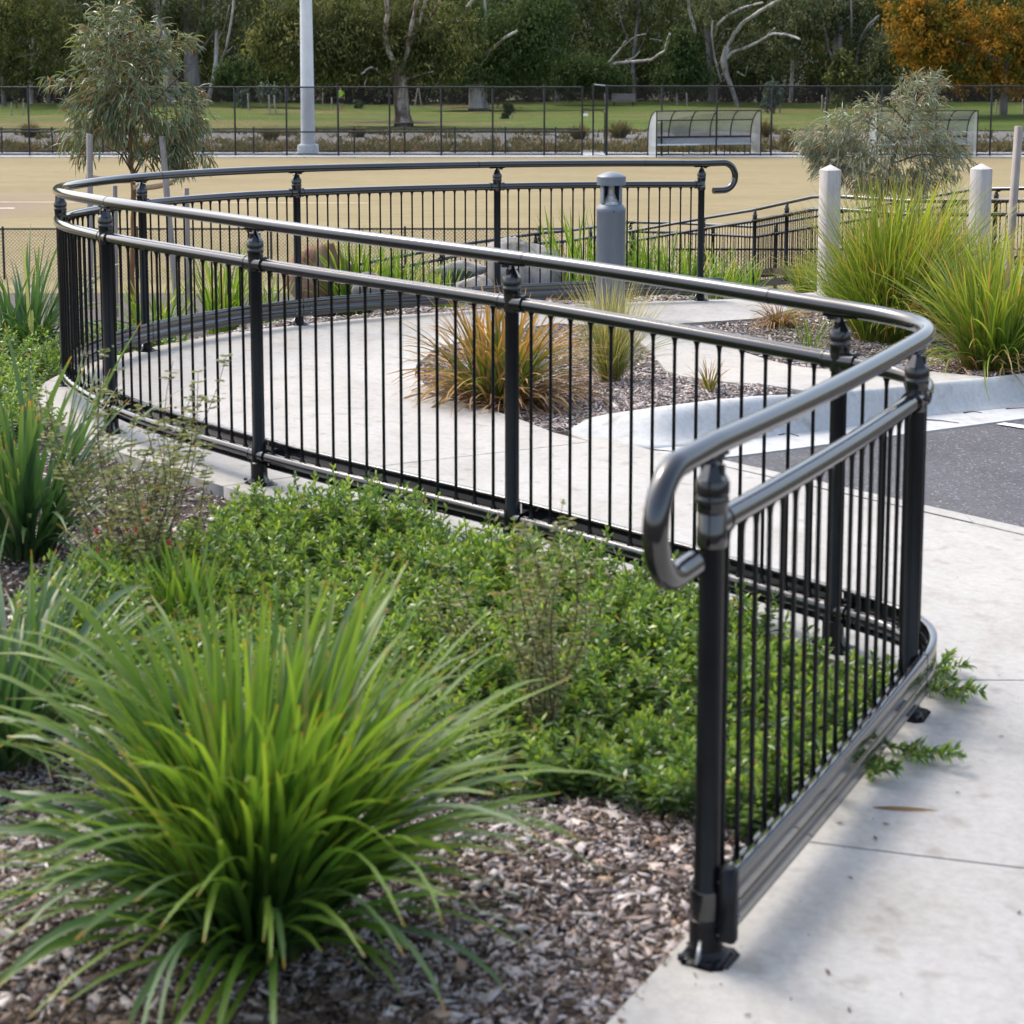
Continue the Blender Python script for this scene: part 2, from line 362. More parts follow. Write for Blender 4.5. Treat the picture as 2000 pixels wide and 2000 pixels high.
M['timber'] = woodmat('weathered_timber', (.46, .425, .395), (.62, .585, .555))
M['stake'] = woodmat('hardwood_stake', (.24, .205, .175), (.40, .355, .315))
M['bark'] = woodmat('young_gum_bark', (.15, .075, .035), (.30, .17, .085), (30, 30, 4))
def barkmat(name, cols, pos, sc=1.6):
    m, nt, b = newmat(name)
    c = ramp(nt, noise(nt, sc, 5, .7, stretch=(1, 1, .35), dist=.5), cols, pos)
    nt.links.new(c, b.inputs['Base Color']); b.inputs['Roughness'].default_value = .9; b.inputs['Specular IOR Level'].default_value = .15; return m
M['gumbark'] = barkmat('patchy_gum_bark', [(.07, .045, .032), (.16, .115, .085), (.42, .37, .32), (.52, .48, .43)], [.3, .46, .56, .75])
M['palebark'] = barkmat('pale_gum_bark', [(.10, .085, .075), (.30, .27, .25), (.52, .50, .47)], [.3, .45, .65])
M['greybark'] = barkmat('grey_gum_bark', [(.06, .05, .045), (.19, .175, .17), (.30, .28, .27)], [.3, .5, .7])
M['twig'] = simple('twig_bark', (.10, .055, .04), .8, var=.3, scale=20)
M['hessian'] = simple('hessian_tie', (.55, .36, .20), .9, var=.2, scale=60)
M['rockred'] = barkmat('red_sandstone', [(.10, .045, .03), (.25, .135, .09), (.34, .27, .22)], [.35, .52, .72], 7)
M['rockgrey'] = barkmat('grey_granite', [(.10, .09, .085), (.25, .235, .22), (.36, .33, .30), (.30, .19, .11)], [.3, .48, .66, .82], 7)
M['rockdark'] = barkmat('dark_basalt', [(.03, .033, .037), (.075, .08, .085), (.13, .13, .13)], [.3, .5, .8], 14)
def poly():
    m, nt, b = newmat('clear_polycarbonate'); b.inputs['Base Color'].default_value = (.70, .74, .74, 1); b.inputs['Roughness'].default_value = .3
    tr = nt.nodes.new('ShaderNodeBsdfTransparent'); mx = nt.nodes.new('ShaderNodeMixShader')
    nt.links.new(ramp(nt, noise(nt, 1.2), [(.52, .52, .52), (.68, .68, .68)], [.3, .7]), mx.inputs[0])
    nt.links.new(tr.outputs[0], mx.inputs[1]); nt.links.new(b.outputs[0], mx.inputs[2]); nt.links.new(mx.outputs[0], nt.nodes['Material Output'].inputs[0]); return m
M['poly'] = poly()
M['whiteboard'] = simple('white_seat_board', (.62, .65, .68), .5, var=.06)
M['benchwood'] = woodmat('grey_bench_slats', (.20, .17, .16), (.32, .28, .27), (1, 14, 14))
M['hivis'] = simple('hi_vis_cloth', (.42, .75, .05), .7, var=.12, scale=12)
M['cloth'] = simple('black_cloth', (.015, .015, .017), .8)
M['skin'] = simple('skin', (.42, .24, .17), .6, var=.06)
M['hair'] = simple('dark_hair', (.02, .014, .01), .6)
M['sign'] = simple('white_sign_plate', (.75, .75, .75), .5)
# leaves
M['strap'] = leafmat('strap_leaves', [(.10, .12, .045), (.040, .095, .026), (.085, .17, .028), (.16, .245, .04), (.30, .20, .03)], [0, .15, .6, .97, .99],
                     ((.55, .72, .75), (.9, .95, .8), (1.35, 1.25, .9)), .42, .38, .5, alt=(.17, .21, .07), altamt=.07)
M['strapdark'] = leafmat('dark_strap_leaves', [(.09, .11, .045), (.036, .085, .034), (.065, .135, .05), (.11, .175, .06), (.34, .19, .04)], [0, .15, .65, .95, .985],
                         ((.6, .75, .8), (1.2, 1.15, .95)), .32, .38, .5, alt=(.28, .30, .16), altamt=.05)
M['straptan'] = leafmat('browning_strap_leaves', [(.10, .12, .03), (.07, .13, .02), (.10, .15, .025), (.30, .17, .05), (.36, .20, .07)], [0, .2, .5, .8, 1.0],
                        ((.7, .75, .7), (1.3, 1.2, 1.)), .3, .5, .3, alt=(.33, .22, .11), altamt=.38)
M['dead'] = leafmat('dead_strap_leaves', [(.15, .085, .04), (.30, .19, .10), (.38, .26, .15)], [0, .5, 1], ((.6, .6, .6), (1.25, 1.2, 1.2)), .2, .7, .2)
M['lomandra'] = leafmat('mat_rush_leaves', [(.12, .14, .03), (.085, .15, .022), (.15, .225, .032), (.21, .26, .045), (.36, .28, .10)], [0, .2, .6, .93, 1],
                        ((.55, .65, .6), (.95, .95, .8), (1.5, 1.35, 1.)), .4, .42, .45, alt=(.34, .24, .09), altamt=.09)
M['poa'] = leafmat('fine_tussock_blades', [(.14, .15, .05), (.13, .17, .05), (.22, .24, .09), (.40, .36, .20)], [0, .3, .7, 1], ((.7, .75, .7), (1.3, 1.25, 1.1)), .4, .55, .3, alt=(.44, .37, .22), altamt=.3)
M['bright'] = leafmat('fresh_strap_leaves', [(.13, .16, .05), (.09, .18, .022), (.13, .23, .03), (.18, .25, .05)], [0, .25, .7, 1], ((.65, .75, .7), (1.3, 1.2, 1.)), .42, .4, .4, alt=(.32, .30, .12), altamt=.06)
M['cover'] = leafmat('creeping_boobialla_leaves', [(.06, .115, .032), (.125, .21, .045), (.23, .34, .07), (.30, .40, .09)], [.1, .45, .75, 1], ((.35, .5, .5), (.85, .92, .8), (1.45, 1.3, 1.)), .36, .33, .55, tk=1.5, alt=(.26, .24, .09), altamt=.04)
M['correa'] = leafmat('correa_leaves', [(.17, .19, .09), (.21, .245, .125), (.27, .28, .16)], [0, .5, 1], ((.6, .65, .55), (1.3, 1.2, 1.05)), .3, .5, .3, alt=(.26, .20, .10), altamt=.05)
M['gum'] = leafmat('young_gum_leaves', [(.15, .115, .06), (.12, .16, .085), (.165, .205, .12), (.20, .215, .13)], [0, .2, .6, 1], ((.6, .65, .6), (.95, .95, .85), (1.6, 1.5, 1.35)), .25, .35, .5, alt=(.22, .12, .06), altamt=.13)
M['gumgrey'] = leafmat('grey_gum_leaves', [(.19, .155, .10), (.19, .22, .155), (.26, .29, .215), (.30, .30, .22)], [0, .2, .6, 1], ((.55, .6, .55), (.95, .95, .9), (1.5, 1.45, 1.3)), .22, .38, .45, alt=(.27, .17, .09), altamt=.14)
def bgleaf(name, cols, trans=.22): return leafmat(name, list(cols), list(np.linspace(.08, .92, len(cols))), ((.6, .62, .6), (1., 1., 1.), (1.5, 1.45, 1.35)), trans, .8, .08, tk=1.4)
M['bgolive'] = bgleaf('olive_canopy_leaves', [(0.037, 0.049, 0.019), (0.068, 0.082, 0.029), (0.111, 0.122, 0.044), (0.204, 0.204, 0.076)])
M['bggreen'] = bgleaf('deep_green_canopy_leaves', [(0.032, 0.051, 0.019), (0.058, 0.086, 0.032), (0.096, 0.128, 0.048)])
M['bgdark'] = bgleaf('dark_canopy_leaves', [(0.038, 0.052, 0.028), (0.070, 0.088, 0.042), (0.114, 0.126, 0.061), (0.175, 0.175, 0.088)], .15)
M['bgblue'] = bgleaf('bluish_gum_leaves', [(.06, .085, .07), (.10, .13, .11), (.15, .18, .15)])
M['autumn'] = bgleaf('autumn_leaves', [(0.051, 0.060, 0.014), (0.128, 0.105, 0.017), (0.255, 0.145, 0.020), (0.408, 0.196, 0.031)], .2)
M['bush'] = bgleaf('rusty_undergrowth_leaves', [(.03, .022, .016), (.06, .042, .03), (.085, .065, .045)], .1)
M['rush'] = leafmat('swale_rush_blades', [(.06, .06, .02), (.12, .125, .05), (.20, .17, .09)], [0, .6, 1], ((.45, .55, .45), (1., 1., .9), (1.4, 1.2, 1.)), .2, .7, .2, alt=(.20, .13, .075), altamt=.25)
M['petalr'] = simple('red_bell_petal', (.55, .03, .05), .5)
M['petaly'] = simple('yellow_green_petal', (.55, .50, .10), .5)

# ------------------------------------------------------------------ ground, field, lawn
def ax(*seg): return np.unique(np.round(np.concatenate([np.arange(a, b, s) for a, b, s in seg]), 4))
xs = ax((-90, -14, 8), (-14, -4, .5), (-4, 4, .08), (4, 10, .4), (10, 91, 8)); ys = ax((-90, 0, 10), (0, 1.5, .3), (1.5, 15.5, .08), (15.5, 38.01, .75))
g = G(); g.add(*grid(xs, ys, terr)); tag(obj('ground', g, M['soil'], sm=True), kind='structure')
def flat(name, x0, x1, y0, y1, z, mat, n=(20, 20)):
    g = G(); g.add(*grid(np.linspace(x0, x1, n[0]), np.linspace(y0, y1, n[1]), lambda X, Y: z + 0 * X)); return tag(obj(name, g, mat), kind='structure')
flat('field', -150, 150, 36.2, 79.6, FIELD, M['field'])
flat('path', -150, 150, 79.5, 82.8, FIELD + .02, M['kerb'])
flat('ground', -150, 150, 82.7, 106, FIELD - .03, M['gravel'])
g = G(); g.add(*grid(np.linspace(-150, 150, 60), np.linspace(103.5, 154, 30), lambda X, Y: FIELD + .01 + .10 * np.sin(X * .21) * smooth(104, 112, Y) + .08 * np.sin(Y * .5 + X * .1) * smooth(104, 110, Y)))
tag(obj('lawn', g, M['lawn'], sm=True), kind='structure')
def litter(cx, cy, rx, ry, nm):
    g = G(); a = np.arange(28) * 2 * math.pi / 28; k = 1 + .25 * R.standard_normal(28)
    V = np.column_stack([cx + rx * k * np.cos(a), cy + ry * k * np.sin(a), np.full(28, FIELD + .16)]); C = np.array([[cx, cy, FIELD + .24]])
    g.add(np.concatenate([V, C]), np.stack([np.arange(28), (np.arange(28) + 1) % 28, np.full(28, 28)], -1)); tag(obj(nm, g, M['litter']), kind='stuff')
litter(-6.9, 110.5, 3.6, 2.0, 'bark_litter'); litter(-2.7, 135, 3.6, 2.2, 'bark_litter')
g = G(); g.add(*grid(np.linspace(-200, 200, 60), np.linspace(168, 230, 14), lambda X, Y: -3.4 + smooth(168, 215, Y) * (17 + 3 * np.sin(X * .05) + 1.5 * np.sin(X * .17))))
tag(obj('backdrop_bank', g, M['backdrop_bank'], sm=True), kind='structure')  # added bare dark slope behind the trees, blocks sky showing through gaps
def strip_line(name, P, w, z, mat):
    P = np.array(P); d = nrm(np.gradient(P, axis=0)); n = np.stack([-d[:, 1], d[:, 0]], -1) * w / 2; m = len(P); g = G()
    V = np.concatenate([np.column_stack([P + n, np.full(m, z)]), np.column_stack([P - n, np.full(m, z)])]); i = np.arange(m - 1)
    g.add(V, np.stack([i + m, i + m + 1, i + 1, i], -1)); return obj(name, g, mat)
tag(strip_line('line_marking', [(-17.5, 57.4), (-4.4, 57.0)], .16, FIELD + .004, simple('faded_turf_paint', (.52, .43, .28), .9, var=.2, scale=3)), kind='structure')
tag(strip_line('line_marking', [(-20, 55.3), (-15, 55.2)], .22, FIELD + .004, simple('fresh_turf_paint', (.62, .55, .42), .9, var=.3, scale=3)), kind='structure')

# ------------------------------------------------------------------ the railing line in plan
P = POST[:, :2]
def bez(a, b, c, d, n):
    t = np.linspace(0, 1, n)[:, None]; return (1 - t) ** 3 * a + 3 * t * (1 - t) ** 2 * b + 3 * t * t * (1 - t) * c + t ** 3 * d
def catmull(pts, n=26):
    pts = np.array(pts, float); out = []
    for i in range(1, len(pts) - 2):
        p0, p1, p2, p3 = pts[i - 1:i + 3]; d = np.linalg.norm(p2 - p1)
        t1 = (p2 - p0) / (np.linalg.norm(p2 - p1) + np.linalg.norm(p1 - p0)) * d; t2 = (p3 - p1) / (np.linalg.norm(p3 - p2) + np.linalg.norm(p2 - p1)) * d
        out.append(bez(p1, p1 + t1 / 3, p2 - t2 / 3, p2, n)[:-1])
    out.append(pts[-2][None]); return np.concatenate(out)
QX = np.array([1.224, 5.128])
segA = np.linspace(P[0], P[1], 20)[:-1]
segB = bez(P[1], P[1] + (QX - P[1]) * .82, P[2] + (QX - P[2]) * .82, P[2], 30)[:-1]
segC = catmull([P[2] + (P[2] - P[3])] + list(P[2:]) + [2 * P[10] - P[9]], 30)
PLAN = np.concatenate([segA, segB, segC])
SL = np.concatenate([[0], np.cumsum(np.linalg.norm(np.diff(PLAN, axis=0), axis=1))])
PS = np.array([SL[np.argmin(np.linalg.norm(PLAN - p, axis=1))] for p in P])       # arc length of each post
def plan(s):
    s = np.asarray(s, float); q = np.stack([np.interp(s, SL, PLAN[:, k]) for k in (0, 1)], -1)
    d0 = nrm(PLAN[1] - PLAN[0]); d1 = nrm(PLAN[-1] - PLAN[-2])
    lo = np.minimum(s, 0)[..., None]; hi = np.maximum(s - SL[-1], 0)[..., None]
    return q + lo * d0 + hi * d1
def pdir(s): return nrm(plan(np.asarray(s) + .01) - plan(np.asarray(s) - .01))
def rail3(s, h, side=0.):                                           # side > 0: towards the path (right of travel)
    q = plan(s); d = pdir(s); q = q + np.stack([d[..., 1], -d[..., 0]], -1) * side
    pb = plan(s); return np.concatenate([q, (zp(pb[..., 0], pb[..., 1]) + h)[..., None]], -1)
def outer(s):                                                       # bed-side edge of the concrete
    o = np.interp(s, [-3, PS[0], PS[1], PS[2], PS[3], PS[5], PS[6], PS[7], PS[8], PS[10] + 2], [.07, .07, .07, .1, .14, .15, .13, .05, -.005, .02])
    return rail3(s, 0)[..., :2] - np.stack([pdir(s)[..., 1], -pdir(s)[..., 0]], -1) * o[..., None]
def sat(pt): # arc length nearest a plan point
    ss = np.linspace(-2.5, SL[-1] + 1, 1500); return ss[np.argmin(np.linalg.norm(outer(ss) - np.array(pt), axis=1))]
j1d = nrm(np.array([.513, -.114])); j2d = nrm(np.array([.167, .007])); j3d = nrm(np.array([.734, .591]))
sJ1 = sat(np.array([.638, 4.03]) - j1d * .07); sJ2 = sat((1.27, 5.18)); sJ3 = sat((-1.10, 7.09))
def o_range(a, b, n): return [tuple(p) for p in outer(np.linspace(a, b, n))]
def flushx(x, d=0.): return (6.06 + d - NF[0] * x) / NF[1]
J1e = (6.2, 4.03 - .2222 * 5.56); J2e = (3.348, 5.27)
slabs = [
    o_range(-2.3, sJ1, 22) + [J1e, (6.2, 1.0)],
    o_range(sJ1, sJ2, 14) + [J2e, (J1e[0], max(J1e[1], flushx(J1e[0]))), J1e],
    o_range(sJ2, sJ3, 46) + [(-.329, 7.694), (.36, 8.26), tuple(KF[0][:2]), tuple(KF[2][:2]), tuple(GO[0][:2]), tuple(GO[1][:2]), (.921, flushx(.921)), J2e],
    o_range(sJ3, SL[-1] + .3, 90) + [(3.0, 15.1), (2.62, 14.05), (2.14, 13.54), (1.74, 12.85), (1.146, 12.5), (1.45, 11.3), (1.78, 10.47), (2.05, 10.35), (2.33, 10.29), (2.6, 10.06)]
    + [tuple(KB[k][:2]) for k in (8, 7, 6)] + [(1.45, 9.22), (1.16, 9.55), (.89, 10.5), (.86, 11.2), (.75, 12.3), (.3, 12.4), (-.17, 11.85), (-.47, 11.15), (-.55, 10.5), (-.54, 10.1), (-.41, 9.55), (-.24, 9.22),
       (0, 8.87), (.2, 8.46), (.36, 8.26), (-.329, 7.694)],
]
for S in slabs:
    S = offset_poly(np.array(S), .004)
    tag(obj('path', slab(S, zp2, .12, .2), M['conc']), kind='structure')
xe = np.linspace(.93, 5.2, 16)                                      # flush concrete edge strip beside the asphalt
E1 = np.column_stack([xe, flushx(xe, .004)]); E2 = np.column_stack([xe, flushx(xe, .105)])
for a in range(0, 15, 3):
    q = np.concatenate([E1[a:a + 4], E2[a:a + 4][::-1]]); q = offset_poly(q, .002)
    tag(obj('kerb', slab(q, zp, .1, .3, .003), M['conc']), kind='structure')
# rolled kerb and gutter
def resample(A, n):
    s = np.concatenate([[0], np.cumsum(np.linalg.norm(np.diff(A, axis=0), axis=1))]); u = np.linspace(0, s[-1], n); return np.stack([np.interp(u, s, A[:, k]) for k in range(3)], -1)
kb, kf = resample(KB, 60), resample(KF, 60)
prof = [(0, -.2, 0), (0, .0, 0), (.12, .004, 0), (.22, .002, .01), (.30, 0, .05), (.38, 0, .15), (.50, 0, .42), (.62, 0, .69), (.72, 0, .85), (.84, 0, .95), (1, 0, 1.0), (1.0, -.1, 1)]
for a, b in ((0, 17), (17, 38), (38, 60)):
    V = []; pr = np.array(prof)
    for i in range(a, min(b + 1, 60)):
        e = .003 / max(np.linalg.norm(kb[min(i + 1, 59)] - kb[i - 1]), .01) if i in (a, b) else 0
        V.append([kb[i] + (kf[i] - kb[i]) * np.array([u, u, 0]) + np.array([0, 0, dz * min(1, i / 10) - (kb[i, 2] - kf[i, 2]) * w]) for u, dz, w in pr])
    V = np.array(V); m, n = V.shape[:2]; g = G(); i = np.arange(m - 1)[:, None] * n; j = np.arange(n - 1)[None]
    g.add(V.reshape(-1, 3), np.stack([i + j, i + j + 1, i + n + j + 1, i + n + j], -1).reshape(-1, 4))
    g.add(V[0], np.arange(n)[None]); g.add(V[-1], np.arange(n)[::-1][None])
    tag(obj('kerb', g, M['kerb'], sm=True), kind='structure')
gq = np.concatenate([KF[3:, :2], GO[::-1, :2]])
tag(obj('gutter', slab(offset_poly(gq, .002), road, .08, .3, .002), M['kerb']), kind='structure')
aq = np.concatenate([GO[2:, :2] , np.array([[6.5, 11.5], [9.5, 9]]), np.array([(x, flushx(x, .108)) for x in (9, 6, 5.2, 4, 3, 2, 1.5, 1.1)])])
tag(obj('road', slab(aq, road, .05, .3, -.004), M['asphalt']), kind='structure')
lq = np.array([at(*q, fn=road)[:2] for q in ((1945, 829), (2100, 853), (2160, 862), (2160, 853), (2100, 845), (1962, 826))])
tag(obj('line_marking', slab(lq, road, 0, .3, .003), M['paint']), kind='structure')

# ------------------------------------------------------------------ the main railing
HR, MR, BR = 1.037, .879, .117
rail = empty('ramp_railing', 'large curved charcoal ramp railing with hooked handrail ends around the concrete path', 'railing', tuple(POST[0]))
ORG = np.array(rail.location)
def rp(name, parts, mat, sm=True, parent=rail, att=False):
    g = G().addm(parts)
    o = obj(name, g, mat, None, sm=sm, att=att)
    o.data.transform(Matrix.Translation(-Vector(ORG))); o.parent = parent; return o
def uturn(sgn, s0):
    """handrail running past the end post, turning down through 180 degrees and coming back under itself"""
    st = plan(s0); d = pdir(s0) * sgn; z0 = zp(*st) + HR; L = .187; r = .104; pts = [np.array([*(st + d * L * k), z0]) for k in (.5, 1)]
    for a in np.linspace(0, math.pi, 22)[1:]:
        pts.append(np.array([*(st + d * (L + r * math.sin(a))), z0 - r + r * math.cos(a)]))
    for k in (.02, .05, .083): pts.append(np.array([*(st + d * (L - k)), z0 - 2 * r]))
    return pts
sa = np.linspace(0, SL[-1], 330)
body = [*uturn(-1, 0)[::-1], *rail3(sa, HR), *uturn(1, SL[-1])]
hand = rp('handrail', tube(body, .0242, 18), M['rail'])
for s in (PS[2] + .25, PS[3] - .06, PS[5] - .05, PS[7] + .2, PS[9] - .16, PS[10] - .17, PS[10] - .48):
    q = rail3(np.array([s - .0025, s + .0025]), HR); rp('joint_ring', tube(q, .0249, 18), M['fence'], True, hand)
for i in range(10):
    s = np.linspace(PS[i] + .02, PS[i + 1] - .02, 34)
    rp('mid_rail', tube(rail3(s, MR), .0242, 16), M['rail']); rp('bottom_rail', tube(rail3(s, BR), .0215, 14), M['rail'])
def kprof(s):                                                       # kick plate section: lip on top, two grooves
    return [(.030, .174), (.049, .1755), (.052, .173), (.052, .1182), (.0508, .1176), (.0508, .1158), (.052, .1152), (.052, .0665), (.0508, .066), (.0508, .0645), (.0515, .064), (.0515, .060), (.030, .060), (.030, .064), (.046, .066), (.046, .168), (.030, .168)]
for i in range(10):
    a, b = PS[i] + (-.02 if i == 0 else .004), PS[i + 1] + (.16 if i == 9 else -.004)
    s = np.linspace(a, b, 34); pr = kprof(0); n = len(pr)
    V = np.stack([rail3(s, hh, side) for side, hh in pr], 1); m = len(s); ii = np.arange(m - 1)[:, None] * n; j = np.arange(n)[None]; k = (j + 1) % n
    parts = [(V.reshape(-1, 3), np.stack([ii + j, ii + n + j, ii + n + k, ii + k], -1).reshape(-1, 4)), (V[0], np.arange(n)[None]), (V[-1], np.arange(n)[::-1][None])]
    kp = rp('kick_plate', parts, M['alu'], False)
    for u in (.06, -.06):
        for hh in (.112, .082):
            q = rail3(np.array([(a + .06) if u > 0 else (b - .06)]), hh, .0535)[0]; d = pdir(a if u > 0 else b); nn = np.array([d[1], -d[0], 0])
            rp('screw', tube([q, q + nn * .003], .0035, 8), M['galv'], False, kp)
post_g = G().addm(lathe([(.033, .006), (.033, .078), (.0345, .080), (.0345, .086), (.029, .090), (.029, .150), (.0250, .156), (.0245, .868)], 20))
cap_g = G().addm(lathe([(.0245, .885), (.0275, .903), (.0305, .906), (.0305, .920), (.0325, .923), (.0325, .934), (.0305, .937), (.0305, .940), (.0330, .943), (.0330, .964), (.030, .970)], 20))
cap_g.addm(lathe([(.031, .969), (.0135, .999), (.010, 1.004), (.010, 1.012)], 6))
cap_g.add(*box((0, 0, .985), (.014, .046, .026))); cap_g.addm(bbox((0, 0, 1.0135), (.125, .030, .007), .006)); cap_g.add(*box((.03, 0, 1.006), (.022, .02, .012)))
clamp_g = G().addm(tube([(-.052, 0, MR), (.052, 0, MR)], .0285, 18)).addm(tube([(-.058, 0, MR), (-.052, 0, MR)], .0305, 18)).addm(tube([(.046, 0, MR), (.052, 0, MR)], .0305, 18))
clamp_g.addm(lathe([(.0285, .848), (.0295, .852), (.0295, .906), (.026, .910)], 18)).addm(tube([(0, -.026, MR + .004), (0, -.037, MR + .004)], .007, 8))
def half_clamp(sg):
    g_ = G().addm(tube([(0, 0, MR), (sg * .052, 0, MR)], .0285, 18)).addm(tube([(sg * .046, 0, MR), (sg * .054, 0, MR)], .0305, 18)).addm(lathe([(.0295, .838), (.0305, .842), (.0305, .872), (.0285, .876), (.0285, .906), (.026, .910)], 18)); return g_.mesh('rail_clamp', M['rail'], True)
def half_low(sg): return G().addm(tube([(0, 0, BR), (sg * .044, 0, BR)], .0255, 16)).addm(lathe([(.0315, BR - .03), (.033, BR - .026), (.033, BR + .026), (.0315, BR + .03)], 18)).mesh('rail_clamp', M['rail'], True)
low_g = G().addm(tube([(-.048, 0, BR), (.048, 0, BR)], .0262, 16)).addm(tube([(.042, 0, BR), (.048, 0, BR)], .028, 16)).addm(tube([(-.048, 0, BR), (-.042, 0, BR)], .028, 16))
base_g = G().addm(bbox((0, 0, .006), (.124, .112, .012), .018)).addm(lathe([(.040, .0122), (.0345, .020), (.0332, .026)], 20))
for sx in (-1, 1): base_g.addm(tube([(sx * .046, .034, .012), (sx * .046, .034, .020)], .0075, 6))
gus_g = G()
gus_g.add([(-.030, -.003, .011), (-.055, -.003, .011), (-.030, -.003, .055), (-.030, .003, .011), (-.055, .003, .011), (-.030, .003, .055)], [[0, 1, 2], [3, 5, 4]]); gus_g.add([(-.030, -.003, .011), (-.055, -.003, .011), (-.030, -.003, .055), (-.030, .003, .011), (-.055, .003, .011), (-.030, .003, .055)], [[1, 4, 5, 2], [0, 2, 5, 3], [0, 3, 4, 1]])
ME = dict(post=post_g.mesh('post', M['post'], True), cap=cap_g.mesh('post_cap', M['cap'], True), clamp=clamp_g.mesh('rail_clamp', M['rail'], True), low=low_g.mesh('rail_clamp', M['rail'], True), base=base_g.mesh('base_plate', M['post'], False), gus=gus_g.mesh('gusset', M['galv'], False))
for me in ('post', 'cap', 'clamp', 'low'): ME[me].set_sharp_from_angle(angle=math.radians(38))
def add_post(parent, loc, rz, mes):
    p = link('post', mes['post'], parent, loc, rz)
    for k, nm in (('cap', 'post_cap'), ('clamp', 'rail_clamp'), ('low', 'rail_clamp'), ('base', 'base_plate'), ('gus', 'gusset')):
        if k in mes: link(nm, mes[k], p)
    return p
for i in range(11):
    d = pdir(PS[i]); z = zp(*P[i]); p = add_post(rail, (P[i][0] - ORG[0], P[i][1] - ORG[1], z - ORG[2]), math.atan2(d[1], d[0]), {**ME, **({'clamp': half_clamp(1 if i == 0 else -1), 'low': half_low(1 if i == 0 else -1)} if i in (0, 10) else {})})
    if i == 0:
        rp_g = G().addm(bbox((-.004, -.046, .125), (.034, .036, .150), .006)); link('kick_plate_bracket', rp_g.mesh('kick_plate_bracket', M['post']), p)
def baluster_mesh(h0, h1, r, mat, n=8):
    z = [h0, h0 + .004, h0 + .012, h0 + .03, (h0 + h1) / 2, h1 - .03, h1 - .012, h1 - .004, h1]; rr = [2.1, 1.9, 1.25, 1, 1, 1, 1.3, 1.9, 2.2]
    return G().addm(lathe([(r * k, q) for k, q in zip(rr, z)], n)).mesh('baluster', mat, True)
bm_ = baluster_mesh(BR + .018, MR - .021, .0057, M['post'])
for i in range(10):
    L = PS[i + 1] - PS[i]; n = max(2, round(L / .0883))
    for k in range(1, n):
        s = PS[i] + L * k / n; q = rail3(np.array(s), 0); link('baluster', bm_, rail, q - ORG)

# ------------------------------------------------------------------ ramp railings further down
def far_railing(name, label, pts, gap, post_every, ends=True):
    """pts: handrail-height points in world space; the railing hangs below them"""
    A = resample(np.array(pts), 160); s = np.concatenate([[0], np.cumsum(np.linalg.norm(np.diff(A[:, :2], axis=0), axis=1))])
    o0 = A[0] - np.array([0, 0, HR]); root = empty(name, label, 'railing', tuple(o0))
    def ev(u, h): return np.stack([np.interp(u, s, A[:, k]) for k in range(3)], -1) + np.array([0, 0, h - HR]) - o0
    u = np.linspace(0, s[-1], 120)
    for nm, h, r in (('handrail', HR, .0242), ('mid_rail', MR, .0242), ('bottom_rail', BR, .021)):
        obj(nm, G().addm(tube(ev(u, h), r, 10)), M['rail'], root, sm=True)
    kg = G(); a, b = ev(u, .06), ev(u, .176); n = len(u); i = np.arange(n - 1)
    dd = nrm(np.gradient(a, axis=0)); nn = np.stack([dd[:, 1], -dd[:, 0], 0 * dd[:, 0]], -1) * .03
    V = np.concatenate([a + nn, b + nn, b + nn * 1.2, a + nn * 1.2])
    for k in range(4): kg.add(V, np.stack([i + k * n, i + 1 + k * n, i + 1 + ((k + 1) % 4) * n, i + ((k + 1) % 4) * n], -1))
    obj('kick_plate', kg, M['alu'], root)
    m = {k: ME[k] for k in ('post', 'cap', 'clamp', 'base')}
    for q in np.arange(.15, s[-1], post_every):
        d = ev(q + .01, 0) - ev(q - .01, 0); add_post(root, ev(q, 0), math.atan2(d[1], d[0]), m)
    for q in np.arange(.07, s[-1], gap): link('baluster', bm_, root, ev(q, 0))
    return root
far_railing('far_railing', 'far charcoal ramp railing climbing behind the white topped timber bollard', [atd(1225, 453, 29), atd(1375, 426, 27.5), atd(1472, 410, 26), atd(1590, 384, 23), atd(1642, 384, 22.4), atd(1780, 393, 21.6), atd(1940, 392, 21), atd(2060, 391, 20.5)], .0883, 1.68)
far_railing('far_railing', 'lowest charcoal ramp railing, bending up from behind the boulders', [atd(676, 521, 25.5), atd(803, 497, 26.5), atd(905, 477, 27.2), atd(1058, 455, 28), atd(1107, 451, 28.5), atd(1227, 434, 31), atd(1332, 436, 30.5), atd(1475, 443, 29), atd(1600, 421, 27), atd(1740, 397, 25.5), atd(1898, 370, 23.8), atd(2050, 367, 23)], .0883, 1.75)

